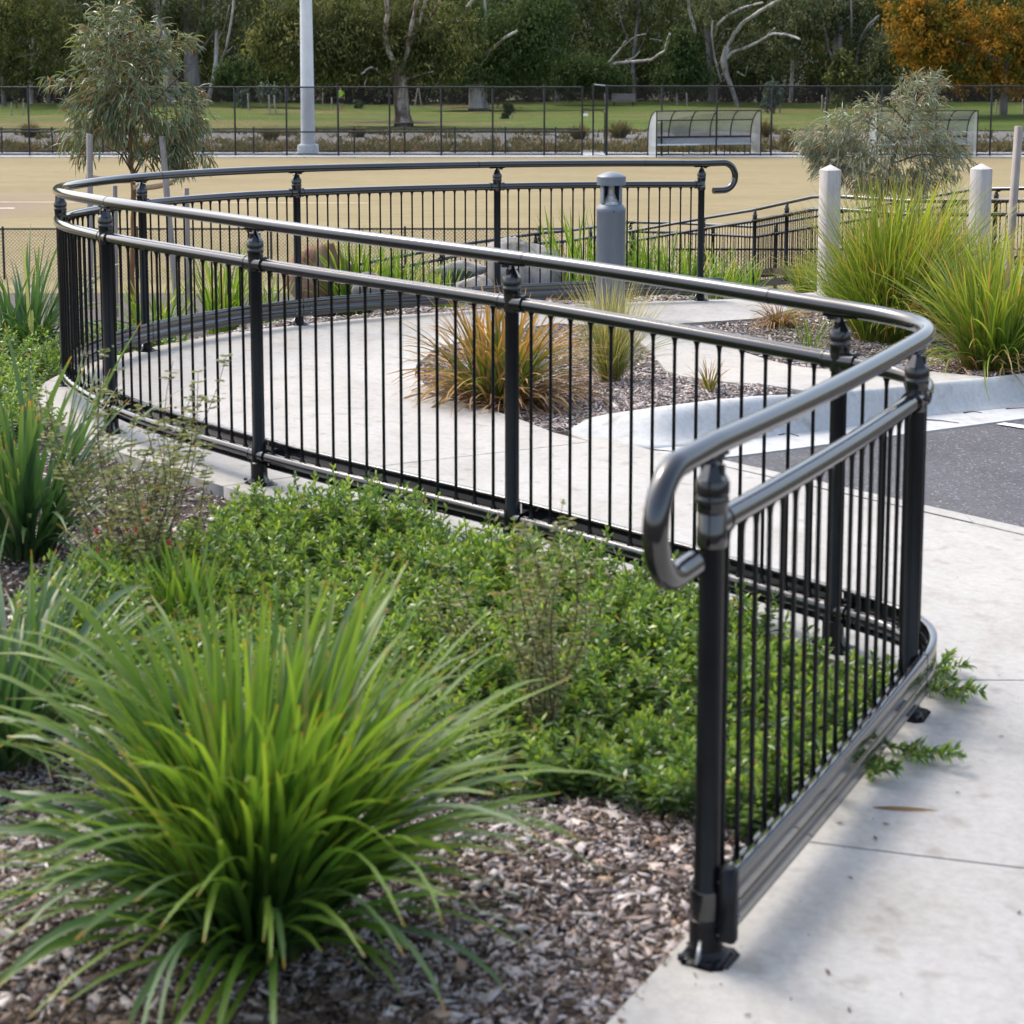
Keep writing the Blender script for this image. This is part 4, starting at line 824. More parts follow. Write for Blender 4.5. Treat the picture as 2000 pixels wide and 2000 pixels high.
# ------------------------------------------------------------------ rocks
def rock(label, px, pyt, pyb, wpx, y, mat, seed, depth=.8, flat=1.):
    r = np.random.default_rng(seed); w = wpx / F * y; zt_ = atd(px, pyt, y)[2]; zb = atd(px, pyb, y)[2]; h = max(zt_ - zb, .1); x = (px - 1000) / F * y
    nu, nv = 22, 15; th = np.linspace(0, math.pi, nv); ph = np.arange(nu) * 2 * math.pi / nu
    N = np.stack([np.sin(th)[:, None] * np.cos(ph), np.sin(th)[:, None] * np.sin(ph), np.cos(th)[:, None] * np.ones(nu)], -1).reshape(-1, 3)
    pl_ = nrm(r.standard_normal((26, 3)) * np.array([1, 1, .8])); dd = .66 + .30 * r.random(26)
    rad = np.min(np.where(N @ pl_.T > .05, dd / np.maximum(N @ pl_.T, .05), 9), 1); rad = np.minimum(rad, 1.12) * (1 + .035 * r.standard_normal(len(N)))
    V = N * rad[:, None] * np.array([w / 2, w / 2 * depth, h * .62 * flat]) + np.array([0, 0, h * .42])
    i = np.arange(nv - 1)[:, None] * nu; j = np.arange(nu)[None]; k = (j + 1) % nu
    g = G(); g.add(V, np.stack([i + j, i + nu + j, i + nu + k, i + k], -1).reshape(-1, 4)); o = obj('boulder', g, mat, loc=(x, y, zb)); return tag(o, label, 'rock')
rock('red brown sandstone boulder behind the railing', 618, 468, 592, 150, 15.2, M['rockred'], 3, .8)
rock('largest grey granite boulder behind the railing, left of the bollard light', 1012, 462, 590, 178, 15.6, M['rockgrey'], 5, .8, .85)
rock('low pale granite rock tucked left against the largest grey boulder', 930, 538, 590, 90, 14.9, M['rockgrey'], 9)
rock('dark basalt rock lying between the strap leaves and the largest grey boulder', 905, 522, 575, 95, 15.9, M['rockdark'], 12)
rock('small pale rock in front of the strap leaves, right of the red boulder', 718, 528, 585, 75, 14.5, M['rockgrey'], 14)
rock('flat grey rock on the slope behind the basalt rock', 905, 508, 540, 120, 18.0, M['rockgrey'], 17)

# ------------------------------------------------------------------ chain link fences (every wire is real)
def wires(W_, H_, p, r):
    """two families of diagonal wires in the rectangle 0..W_ x 0..H_ (x, z)"""
    a = np.arange(-H_, W_, p); out = G()
    for sgn, dy in ((1, .0), (-1, .006)):
        x0 = np.maximum(a, 0); x1 = np.minimum(a + H_, W_); z0, z1 = x0 - a, x1 - a
        if sgn < 0: z0, z1 = H_ - z0, H_ - z1
        n = len(a); k = r
        A = np.stack([x0, np.full(n, dy), z0], -1); B = np.stack([x1, np.full(n, dy), z1], -1); o = [np.array([-k, 0, k * sgn]), np.array([k, 0, -k * sgn]), np.array([0, k * 1.6, 0])]
        V = np.stack([A + q for q in o] + [B + q for q in o], 1).reshape(-1, 3); b = np.arange(n)[:, None] * 6
        out.add(V, np.concatenate([b + np.array([0, 1, 4, 3]), b + np.array([1, 2, 5, 4]), b + np.array([2, 0, 3, 5])]))
    return out
def chain_fence(name, label, x0, x1, y, zb, H_, bay, post_r, rails, mesh_p, mesh_r, x_first=None, group=None, yaw=0., post_top=.03):
    root = empty(name, label, 'fence', (x0, y, zb), group, rz=yaw); W_ = x1 - x0
    ps = np.arange(x_first if x_first is not None else 0, W_ + .01, bay); pm = G().addm(lathe([(post_r, -.25), (post_r, H_ + post_top), (post_r * .8, H_ + post_top + .015)], 8)).mesh('post', M['fence'], True)
    for q in ps: link('post', pm, root, (q, -.02, 0))
    for z in rails: obj('rail', G().addm(tube([(0, -.02, z), (W_, -.02, z)], post_r * .8, 8)), M['fence'], root, True)
    tag(obj('wire_mesh', wires(W_, H_ - .02, mesh_p, mesh_r), M['fence'], root), kind='stuff'); return root
chain_fence('chain_link_fence', 'low black chain link fence along the near edge of the straw coloured field', -12.2, 1.09, 38.6, FIELD - .05, 1.13, 2.83, .026, (1.12,), .075, .0022, x_first=1.45)
chain_fence('chain_link_fence', 'short stretch of low black chain link fence behind the ramp railings', 3.1, 12.5, 35.2, FIELD - .02, 1.05, 2.8, .026, (1.04,), .075, .0022, x_first=.6)
chain_fence('tall_fence', 'tall black chain link fence between the straw field and the lawn', -27.2, 3.05, 80.6, FIELD, 3.02, 2.255, .042, (3.0, 1.05, .08), .075, .0032, x_first=1.55)
chain_fence('tall_fence', 'tall black chain link fence continuing right of the open gate', 4.1, 27.5, 80.6, FIELD, 3.06, 2.4, .042, (3.04, .08), .075, .0032, x_first=.05)
chain_fence('low_fence', 'waist high black fence just behind the tall chain link fence', -27.2, 3.0, 82.4, FIELD, 1.15, 2.255, .038, (1.1, .12), .10, .002, x_first=2.1)
gt = empty('gate', 'black open pedestrian gate with an arched frame in the tall fence', 'gate', (3.05, 80.6, FIELD))
for x, h in ((0.02, 3.05), (.50, 3.15), (1.07, 3.1)): obj('gate_post', G().addm(tube([(x, -.02, -.1), (x, -.02, h)], .04, 8)), M['fence'], gt, True)
leaf = G().addm(tube([(.02, -.06, .1), (.02, -.06, 1.85), (.10, -.06, 1.98), (.92, -.06, 1.98), (1.0, -.06, 1.85), (1.0, -.06, .1)], .022, 8)).addm(tube([(0.02, -.02, 2.05), (1.07, -.02, 2.05)], .025, 8)).addm(tube([(0.02, -.06, 1.05), (1.0, -.06, 1.05)], .018, 8)); obj('gate_frame', leaf, M['fence'], gt, True)
obj('rail', G().addm(tube([(.5, -.02, 3.12), (1.07, .2, 3.06)], .03, 8)), M['galv'], gt, True); obj('rail', G().addm(tube([(.5, -.02, .1), (1.0, -.3, .03)], .025, 8)), M['galv'], gt, True)
tag(obj('wire_mesh', wires(1.05, 3.0, .075, .0026), M['fence'], gt), kind='stuff')
obj('sign_plate', G().addm(bbox((.17, -.08, 1.80), (.20, .01, .12), .002)), M['sign'], gt)

# ------------------------------------------------------------------ light pole, shelters, bench, person
lp = atd(602, 302, 81.6); pole = empty('light_pole', 'white floodlight pole rising out of the picture behind the tall fence', 'light pole', (lp[0], 81.6, FIELD))
obj('pole', G().addm(lathe([(.325, .05), (.31, 1.5), (.27, 6.5), (.22, 14), (.16, 22)], 12)), M['pole'], pole, True); obj('base_plate', G().addm(bbox((0, 0, .24), (.86, .86, .44), .05)), M['pole'], pole)
obj('floodlight_bar', G().addm(bbox((0, 0, 22), (3.2, .2, .2), .03)), M['galv'], pole)
def shelter(label, x, y, rz, W_=4.75, H_=1.98):
    root = empty('team_shelter', label, 'shelter', (x, y, FIELD + .02), 'clear curved team shelters', rz=rz)
    th = np.linspace(0, 1, 14); Yp = np.where(th < .45, 1.0, 1.0 - .95 * (1 - np.cos((th - .45) / .55 * math.pi / 2)) ** .9); Zp = np.interp(th, [0, .45, 1], [0, 1.05, H_]); k = np.clip((th - .45) / .55, 0, 1)
    Yp = np.where(k > 0, .05 + 1.25 * np.cos(k * math.pi / 2) ** .95, 1.3); Zp = np.where(k > 0, .75 + (H_ - .75) * np.sin(k * math.pi / 2), np.interp(th, [0, .45], [0, .75]))
    prof = np.stack([Yp, Zp], -1); n = 6
    for i in range(n): 
        xx = W_ * i / (n - 1); obj('rib', G().addm(tube(np.column_stack([np.full(14, xx), prof]), .028, 6)), M['fence'], root, True)
    for x_ in (0, W_): obj('front_post', G().addm(tube([(x_, .02, 0), (x_, .02, H_)], .03, 6)), M['fence'], root, True)
    for j in (0, 4, 6, 9, 13):
        obj('purlin', G().addm(tube([(0, prof[j, 0], prof[j, 1]), (W_, prof[j, 0], prof[j, 1])], .026 if j != 4 else .03, 6)), M['fence'], root, True)
    for i in range(n - 1):
        a, b = W_ * i / (n - 1) + .03, W_ * (i + 1) / (n - 1) - .03; q = prof[4:]; m = len(q); g = G()
        V = np.concatenate([np.column_stack([np.full(m, a), q]), np.column_stack([np.full(m, b), q])]) + np.array([0, .012, 0]); ii = np.arange(m - 1); g.add(V, np.stack([ii, ii + 1, ii + 1 + m, ii + m], -1)); obj('roof_pane', g, M['poly'], root)
    for x_ in (0, W_):
        V = np.column_stack([np.full(14, x_ + .01), prof]); C = np.column_stack([np.full(14, x_ + .01), np.full(14, .05), prof[:, 1]]); ii = np.arange(13); g = G(); g.add(np.concatenate([V, C]), np.stack([ii, ii + 1, ii + 15, ii + 14], -1)); obj('side_pane', g, M['poly'], root)
    obj('seat', G().addm(bbox((W_ / 2, .95, .48), (W_ - .1, .4, .05), .01)), M['whiteboard'], root); obj('seat_back', G().addm(bbox((W_ / 2, 1.22, .62), (W_ - .1, .03, .30), .01)), M['whiteboard'], root)
    obj('seat_rail', G().addm(bbox((W_ / 2, 1.15, .80), (W_ - .1, .06, .07), .01)), M['fence'], root)
    for i in range(5): obj('seat_leg', G().addm(tube([(W_ * (i + .5) / 5, .7, 0), (W_ * (i + .5) / 5, .7, .46)], .025, 6)), M['fence'], root, True)
    return root
shelter('clear curved team shelter standing right of the open gate', (1282 - 1000) / F * 79.4, 79.4, .22); shelter('clear curved team shelter half hidden behind the grey leaved gum shrub', (1712 - 1000) / F * 79.6, 79.6, .12, 4.5)
bn = empty('park_bench', 'grey slatted park bench on the far lawn behind the gate', 'bench', ((1217 - 1000) / F * 139, 139, FIELD + .03))
for z in (.42, .44, .46)[:1]:
    for y_ in (-.25, -.12, .01): obj('seat_slat', G().addm(bbox((0, y_, .46), (1.8, .11, .04), .008)), M['benchwood'], bn)
for k in range(4): obj('back_slat', G().addm(bbox((0, .2 + .015 * k, .58 + .13 * k), (1.8, .04, .11), .008)), M['benchwood'], bn)
for sx in (-.72, .72): obj('leg', G().addm(bbox((sx, -.02, .21), (.10, .42, .43), .02)).addm(bbox((sx, .25, .62), (.08, .05, .75), .01)), M['fence'], bn)
# person in a hi-vis shirt
def skin_mesh(name, verts, edges, radii, mat, parent, sub=2):
    me = bpy.data.meshes.new(name); me.from_pydata(verts, edges, []); o = link(name, me, parent); me.materials.append(mat)
    sk = o.modifiers.new('Skin', 'SKIN'); ss = o.modifiers.new('Sub', 'SUBSURF'); ss.levels = ss.render_levels = sub
    for v, r in zip(me.skin_vertices[0].data, radii): v.radius = (r[0], r[1]) if isinstance(r, tuple) else (r, r)
    me.skin_vertices[0].data[0].use_root = True; sk.use_smooth_shade = True; return o
py_ = 131.; pe = empty('person', 'person in a lime shirt and black shorts at the back of the lawn', 'person', ((667 - 1000) / F * py_, py_, FIELD + .04), rz=.5)
vb = [(0, 0, .92), (0, 0, 1.05), (0, .01, 1.22), (0, .01, 1.40), (0, 0, 1.48), (0, 0, 1.53), (0, -.01, 1.62), (0, -.01, 1.72),
      (-.10, 0, .86), (-.11, -.02, .48), (-.12, .03, .09), (-.12, -.10, .04), (.10, 0, .86), (.12, .02, .48), (.13, .08, .09), (.13, -.05, .04),
      (-.19, 0, 1.40), (-.25, .02, 1.13), (-.24, -.08, .90), (-.24, -.12, .82), (.19, 0, 1.40), (.26, .02, 1.13), (.25, -.06, .90), (.25, -.10, .82)]
eb = [(0, 1), (1, 2), (2, 3), (3, 4), (4, 5), (5, 6), (6, 7), (0, 8), (8, 9), (9, 10), (10, 11), (0, 12), (12, 13), (13, 14), (14, 15), (3, 16), (16, 17), (17, 18), (18, 19), (3, 20), (20, 21), (21, 22), (22, 23)]
rb = [(.15, .10), (.14, .095), (.15, .10), (.15, .10), (.06, .06), (.055, .055), (.08, .095), (.065, .08), .085, .058, .04, .035, .085, .058, .04, .035, .058, .042, .032, .03, .058, .042, .032, .03]
body = skin_mesh('body', vb, eb, rb, M['skin'], pe)
skin_mesh('shirt', [(0, 0, .95), (0, .01, 1.2), (0, .01, 1.40), (0, 0, 1.47), (-.20, 0, 1.40), (-.245, .02, 1.2), (.20, 0, 1.40), (.25, .02, 1.2)], [(0, 1), (1, 2), (2, 3), (2, 4), (4, 5), (2, 6), (6, 7)], [(.18, .125), (.18, .125), (.175, .12), .075, .075, .065, .075, .065], M['hivis'], pe)
skin_mesh('shorts', [(0, 0, .98), (0, 0, .88), (-.105, -.005, .80), (-.115, -.012, .56), (.105, 0, .80), (.12, .012, .56)], [(0, 1), (1, 2), (2, 3), (1, 4), (4, 5)], [(.17, .12), (.165, .12), .11, .095, .11, .095], M['cloth'], pe)
obj('hair', G().addm(lathe([(.085, 0), (.092, .05), (.075, .10), (.03, .125), (.002, .13)], 12, (0, .0, 1.66))), M['hair'], pe, True)

# ------------------------------------------------------------------ young gums by the ramp
def px_ellipses(E, y, r, n, dep=1.):
    A = np.array([e[2] * e[3] for e in E], float); c = r.choice(len(E), n, p=A / A.sum()); v = nrm(r.standard_normal((n, 3))) * (r.random((n, 1)) ** (1 / 2.4))
    E = np.array([e[:4] for e in E], float)[c]; X = E[:, 0] + v[:, 0] * E[:, 2]; Yp = E[:, 1] + v[:, 2] * E[:, 3] * -1
    yy = y + v[:, 1] * E[:, 2] / F * y * dep
    a = (X - 1000) / F; b = -(Yp - CY) / F; rr = np.stack([a, np.cos(TH) + b * np.sin(TH), -np.sin(TH) + b * np.cos(TH)], -1)
    return rr * (yy / rr[:, 1])[:, None] + np.array([0, 0, CH]), yy
def gum_leaves(E, y, n, per, L, w, seed, dep=1.):
    r = np.random.default_rng(seed); C, _ = px_ellipses(E, y, r, n, dep); k = per
    B = np.repeat(C, k, 0) + r.normal(0, .03, (n * k, 3)); out = nrm(C - C.mean(0)); D0 = np.repeat(out, k, 0) * .7 + r.normal(0, .6, (n * k, 3)) + np.array([0, 0, -.15])
    return C, leaves_at(B, D0, L[0] + (L[1] - L[0]) * r.random(n * k), w, 1.1, 3, seed + 1, (.35, 1, .85, .04))
def limb(g, pts, y, r0, r1, dy=None, n=8, seed=0):
    r = np.random.default_rng(seed); Pw = [atd(p[0], p[1], y + (dy[i] if dy else 0)) for i, p in enumerate(pts)]; Pw = np.array(Pw)
    s = np.linspace(0, 1, len(Pw)); u = np.linspace(0, 1, max(10, 5 * len(Pw))); q = np.stack([np.interp(u, s, Pw[:, k]) for k in range(3)], -1)
    for _ in range(2): q[1:-1] = (q[:-2] + 2 * q[1:-1] + q[2:]) / 4
    q[1:-1] += r.normal(0, r0 * .12, (len(q) - 2, 3)); g.addm(tube(q, np.linspace(r0, r1, len(q)), n))
yg = empty('young_gum', 'young staked gum tree with drooping narrow leaves behind the left railing curve', 'tree', tuple(atd(258, 650, 17)), 'young gums')
def rel(g, root): 
    for v in g.v: v -= np.array(root.location)
    return g
g = G(); limb(g, [(258, 650), (258, 520), (262, 420), (258, 340), (254, 280), (250, 200), (258, 110), (252, 40)], 17, .034, .008)
obj('trunk', rel(g, yg), M['bark'], yg, True)
g = G()
for i, pts in enumerate([[(256, 330), (235, 280), (195, 240), (160, 300)], [(258, 345), (280, 300), (305, 280), (360, 270)], [(253, 300), (225, 250), (190, 170), (125, 155)], [(252, 260), (300, 200), (350, 150), (380, 130)], [(250, 210), (215, 130), (200, 70)], [(255, 180), (300, 110), (320, 50)], [(256, 120), (240, 60), (215, 25)], [(252, 250), (200, 220), (160, 200)], [(260, 350), (275, 320), (300, 290), (330, 300)], [(257, 335), (236, 300), (205, 286)]]):
    limb(g, pts, 17, .010, .003, dy=[0] + [(-1) ** i * .12 * k for k in range(1, len(pts))], n=6, seed=i)
obj('branches', rel(g, yg), M['twig'], yg, True)
E1_ = [(225, 80, 80, 58), (240, 150, 108, 70), (300, 95, 58, 50), (290, 220, 108, 70), (200, 215, 66, 65), (358, 250, 52, 50), (118, 155, 22, 14), (160, 272, 40, 40), (345, 305, 66, 32), (225, 22, 45, 20), (378, 190, 22, 30), (365, 85, 14, 22), (290, 290, 60, 20)]
C, Lv = gum_leaves(E1_, 17, 640, 9, (.09, .165), .0145, 31); g = G().add(*Lv)
tag(obj('crown', rel(g, yg), M['gum'], yg, False, True), kind='stuff')
stake('left hardwood stake of the young staked gum', (176, 540), (175, 262), 16.6, .05, sink=.3); stake('right leaning hardwood stake of the young staked gum', (340, 540), (316, 266), 16.7, .05, sink=.3)
stake('short hardwood stake left of the young gum trunk, cut off below the handrail', (226, 560), (224, 362), 17.8, .045, sink=.3); stake('short hardwood stake right of the young gum trunk, seen below the handrail', (368, 560), (364, 367), 17.8, .045, sink=.3)
def tie(label, a, b, y, dh):
    A, B = atd(*a, y), atd(*b, y); t = np.linspace(0, 1, 10)[:, None]; c = A + (B - A) * t + np.array([0, 0, -.02]) * (np.sin(t * math.pi)); up = np.array([0, 0, dh / 2]); ot = np.array([0, .004, 0]); g = G()
    V = np.stack([c - up - ot, c + up - ot, c + up + ot, c - up + ot], 1).reshape(-1, 3); i = np.arange(9)[:, None] * 4; j = np.arange(4)[None]; g.add(V, np.stack([i + j, i + 4 + j, i + 4 + (j + 1) % 4, i + (j + 1) % 4], -1).reshape(-1, 4)); o = obj('tree_tie', g, M['hessian']); return tag(o, label, 'tree tie')
tie('hessian tie from the left stake to the young gum trunk', (168, 344), (259, 352), 16.75, .05); tie('hessian tie from the young gum trunk to its right stake', (259, 366), (338, 356), 16.8, .05)
ys_ = empty('young_gum', 'low spreading grey leaved gum shrub behind the tall mat rush', 'tree', tuple(atd(1702, 520, 21)), 'young gums')
g = G(); limb(g, [(1700, 520), (1705, 440), (1722, 385), (1738, 335), (1755, 270), (1790, 200), (1805, 165)], 21, .035, .010); obj('trunk', rel(g, ys_), M['twig'], ys_, True); g = G()
for i, pts in enumerate([[(1738, 335), (1690, 300), (1620, 260), (1570, 285)], [(1742, 320), (1800, 300), (1860, 310)], [(1750, 280), (1700, 240), (1650, 225)], [(1770, 240), (1740, 205), (1710, 200)], [(1785, 210), (1830, 200), (1850, 215)], [(1730, 350), (1670, 330), (1610, 320)], [(1760, 270), (1820, 265), (1860, 270)]]): limb(g, pts, 21, .012, .003, dy=[0] + [(-1) ** i * .15 * k for k in range(1, len(pts))], n=6, seed=i)
obj('branches', rel(g, ys_), M['twig'], ys_, True)
E2_ = [(1730, 262, 105, 45), (1620, 268, 66, 40), (1820, 280, 66, 45), (1790, 205, 62, 40), (1805, 160, 46, 24), (1855, 315, 58, 34), (1690, 325, 100, 46), (1635, 312, 62, 36), (1580, 290, 30, 34), (1740, 355, 85, 30), (1700, 222, 34, 28), (1655, 228, 34, 18), (1800, 345, 60, 26)]
C, Lv = gum_leaves(E2_, 21, 860, 9, (.08, .16), .0115, 41, .8); g = G().add(*Lv); tag(obj('crown', rel(g, ys_), M['gumgrey'], ys_, False, True), kind='stuff')

# ------------------------------------------------------------------ swale growth
def band(name, x0, x1, y0, y1, n, L, w, mat, seed, z=FIELD - .04, kind='stuff', patch=.55):
    r = np.random.default_rng(seed); pts = np.zeros((0, 2))
    while len(pts) < n:
        q = np.column_stack([x0 + (x1 - x0) * r.random(n * 2), y0 + (y1 - y0) * r.random(n * 2)])
        k = np.sin(q[:, 0] * .9 + 2 * np.sin(q[:, 1] * .7)) + .8 * np.sin(q[:, 0] * 2.3 + q[:, 1]) + .5 * np.sin(q[:, 0] * 5.1)
        pts = np.concatenate([pts, q[k > (patch * 4 - 2.2 + r.normal(0, .3, len(k)))]])
    pts = pts[:n]; D0 = np.concatenate([r.normal(0, .45, (n, 2)), np.ones((n, 1))], 1); ll = L[0] + (L[1] - L[0]) * r.random(n)
    g = G().add(*leaves_at(np.column_stack([pts, np.full(n, z)]), D0, ll, w, .55, 2, seed, (.7, 1, .15))); return tag(obj(name, g, mat, None, False, True), kind=kind)
band('swale_rushes', -27, 27, 83.2, 88.5, 11000, (.2, .62), .05, M['rush'], 51, patch=.34); band('swale_rushes', -27, 27, 88, 102, 3000, (.15, .5), .07, M['rush'], 52, patch=.78); band('swale_rushes', -27, 27, 102, 105, 2500, (.08, .22), .07, M['rush'], 53, patch=.4)
for i, (px, y, h, lb) in enumerate([(1210, 96, 1.1, 'dark sedge clump in the swale right of the open gate'), (1130, 95, .9, 'sedge clump in the swale left of the open gate'), (700, 97, .7, 'small sedge clump in the swale right of the light pole'), (530, 94, .8, 'sedge clump in the swale left of the light pole'), (1490, 97, 1.1, 'tall sedge clump in the swale right of the first team shelter'), (1545, 86, 1.0, 'rounded olive sedge clump right of the first team shelter'), (1330, 97, .9, 'sedge clump seen through the clear team shelter'), (60, 97, .9, 'sedge clump in the swale at the far left')]):
    clump('sedge_clump', lb, 'plant', ((px - 1000) / F * y, y, FIELD - .05), [S(260, .30, (h * .6, h), (.03, .05), (0, 35), (10, 80), segs=4)], M['rush'], 'sedge clumps in the swale')

# ------------------------------------------------------------------ tree line
def cloud(C, rad, per, L, w, seed, hang=.9):
    r = np.random.default_rng(seed); n = len(C); B = np.repeat(C, per, 0) + r.normal(0, 1, (n * per, 3)) * np.repeat(rad, per)[:, None] * np.array([.5, .5, .55])
    D0 = r.standard_normal((n * per, 3)) + np.array([0, 0, -hang]); V, Fq, t = leaves_at(B, D0, L[0] + (L[1] - L[0]) * r.random(n * per), w, .3, 1, seed, (1, .25))
    return V, Fq, np.repeat(np.clip(r.beta(1.6, 1.6, n), 0, 1), per * 4)
def bg_tree(name, label, y, trunk, limbs, crown, bark, leaf, seed, n=140, per=38, L=(.16, .36), w=.12, rad=.62, cat='tree', front=.9):
    r = np.random.default_rng(seed); base = trunk[0] if trunk else (crown[0][0], 200); root = empty(name, label, cat, tuple(atd(base[0], base[1], y)))
    if trunk:
        g = G(); Pw = np.array([atd(p[0], p[1], y) for p in trunk]); rr = np.array([p[2] / 2 / F * y for p in trunk]); s = np.linspace(0, 1, len(Pw)); u = np.linspace(0, 1, 6 * len(Pw)); q = np.stack([np.interp(u, s, Pw[:, k]) for k in range(3)], -1); q[0, 2] -= .3
        for _ in range(2): q[1:-1] = (q[:-2] + 2 * q[1:-1] + q[2:]) / 4
        g.addm(tube(q, np.interp(u, s, rr), 10)); obj('trunk', rel(g, root), bark, root, True)
    for i, (w0, w1, pts) in enumerate(limbs):
        g = G(); limb(g, pts, y, w0 * .4 / F * y, w1 * .4 / F * y, dy=[r.normal(0, .4) * (k > 0) - front * k for k in range(len(pts))], n=7, seed=seed + i); obj('limb', rel(g, root), bark, root, True)
    if crown:
        C, _ = px_ellipses(crown, y, r, n, .75); g = G().add(*cloud(C, np.full(n, rad) * (.6 + .8 * r.random(n)), per, L, w, seed)); tag(obj('crown', rel(g, root), leaf, root, False, True), kind='stuff')
    return root
T = bg_tree
T('gum_tree', 'large gum tree with dark leaning trunk nearest on the lawn', 110, [(789, 246, 40), (786, 225, 31), (783, 190, 29), (782, 165, 28), (778, 135, 26)],
  [(16, 9, [(778, 140), (762, 110), (752, 70), (757, 30), (752, -30)]), (13, 7, [(784, 140), (795, 100), (802, 60), (812, 10), (822, -30)]), (11, 6, [(788, 130), (800, 90), (825, 30), (835, -20)]), (9, 4, [(772, 160), (745, 145), (725, 130), (705, 145)]), (7, 3, [(790, 155), (815, 148), (845, 140)]), (5, 2, [(758, 150), (720, 135), (712, 165)]), (8, 4, [(835, 45), (850, 20), (868, -20)])],
  [(640, 60, 110, 75), (740, 40, 110, 60), (860, 60, 95, 60), (600, 130, 60, 35), (700, 110, 75, 45), (850, 120, 60, 30), (560, 40, 45, 40), (660, 150, 60, 14), (790, 85, 70, 40), (840, 140, 60, 20), (720, 130, 80, 30), (520, 80, 40, 50), (620, 90, 110, 60)], M['gumbark'], M['bgolive'], 61, 640, 40, rad=.72)
T('gum_tree', 'gum tree with stout pale patchy trunk at the back of the lawn', 134, [(935, 217, 42), (934, 200, 37), (934, 175, 37), (932, 150, 33), (930, 120, 26)],
  [(15, 8, [(930, 130), (905, 90), (895, 45), (915, 15), (930, -20)]), (12, 6, [(934, 130), (955, 100), (985, 75), (1010, 60)]), (7, 3, [(900, 72), (912, 78), (935, 95)]), (6, 3, [(875, 75), (895, 68), (910, 72), (935, 92)]), (9, 5, [(938, 120), (950, 60), (945, -20)])],
  [(960, 70, 95, 70), (1040, 80, 75, 70), (980, 150, 90, 18), (880, 145, 50, 20), (900, 110, 60, 40), (1000, 125, 80, 32), (940, 150, 55, 18), (1060, 20, 60, 40), (890, 20, 60, 40)], M['palebark'], M['bggreen'], 62, 560, 40, rad=.85)
T('gum_tree', 'slender white forked gum standing left of the light pole', 143, [(405, 200, 9), (416, 160, 9), (422, 120, 8), (424, 60, 8), (424, -30, 7)], [(7, 5, [(418, 140), (435, 115), (443, 90), (452, 40), (460, -30)]), (5, 3, [(424, 80), (438, 55), (448, 10)]), (4, 2, [(440, 105), (455, 90)])], [(430, 20, 55, 45), (470, 60, 35, 30)], M['palebark'], M['bgdark'], 63, 70)
T('gum_tree', 'broad grey gum trunk right behind the crown of the staked young gum', 146, [(378, 190, 34), (374, 140, 30), (372, 90, 26), (368, 40, 24), (366, -30, 22)], [(11, 6, [(374, 120), (385, 70), (395, 30), (402, -20)]), (9, 5, [(385, 105), (402, 85), (418, 65)]), (9, 6, [(370, 60), (350, 20), (340, -20)])], [(370, 20, 70, 45)], M['greybark'], M['bgdark'], 64, 90)
T('gum_tree', 'pale gum trunk directly behind the top of the staked young gum', 144, [(330, 195, 22), (328, 130, 20), (318, 70, 20), (305, 20, 18), (298, -30, 16)], [(8, 5, [(310, 40), (320, 10), (318, -30)])], [(290, 10, 70, 40)], M['palebark'], M['bgdark'], 65, 80)
T('gum_tree', 'dark olive gum at the far left edge of the tree line', 141, [(8, 200, 10), (6, 150, 9), (14, 100, 8), (60, 60, 5)], [(4, 2, [(8, 130), (30, 112), (70, 105)])], [(50, 60, 110, 70), (100, 130, 80, 40), (20, 20, 80, 40), (20, 140, 50, 40)], M['greybark'], M['bgolive'], 66, 260, L=(.2, .4))
T('gum_tree', 'dark green gum left behind the staked young gum', 147, [(95, 195, 8), (92, 140, 8), (98, 80, 6), (120, 0, 5)], [(4, 2, [(95, 120), (125, 100), (150, 60)])], [(170, 80, 90, 70), (110, 30, 90, 40), (200, 140, 70, 40)], M['greybark'], M['bgdark'], 67, 260)
T('wattle_bush', 'rounded dark green wattle bush left of the light pole', 139, None, [], [(500, 140, 75, 36), (450, 155, 45, 22), (550, 130, 55, 38)], M['greybark'], M['bggreen'], 68, 230, rad=.5, cat='shrub')
T('wattle_bush', 'rounded green wattle bush behind the park bench', 141, None, [], [(1130, 140, 70, 38), (1180, 155, 60, 22), (1100, 165, 40, 16)], M['greybark'], M['bggreen'], 69, 260, rad=.5, cat='shrub')
T('wattle_bush', 'tall dark green wattle bush behind the first team shelter', 142, None, [], [(1335, 110, 38, 58), (1320, 150, 50, 34), (1360, 150, 32, 34)], M['greybark'], M['bggreen'], 70, 240, rad=.5, cat='shrub')
T('gum_tree', 'leaning dead gum with long pale low branch above the park bench', 145, [(1185, 195, 9), (1182, 150, 8), (1186, 128, 8)], [(9, 6, [(1186, 127), (1210, 123), (1245, 120), (1275, 117), (1285, 107), (1300, 100), (1303, 84), (1308, 66)]), (8, 4, [(1186, 127), (1200, 110), (1212, 96), (1222, 80)]), (4, 2, [(1222, 118), (1240, 112), (1250, 100)]), (4, 2, [(1303, 84), (1285, 78), (1270, 76)]), (3, 1.5, [(1212, 96), (1240, 70), (1262, 66)])], [], M['palebark'], M['bgdark'], 71)
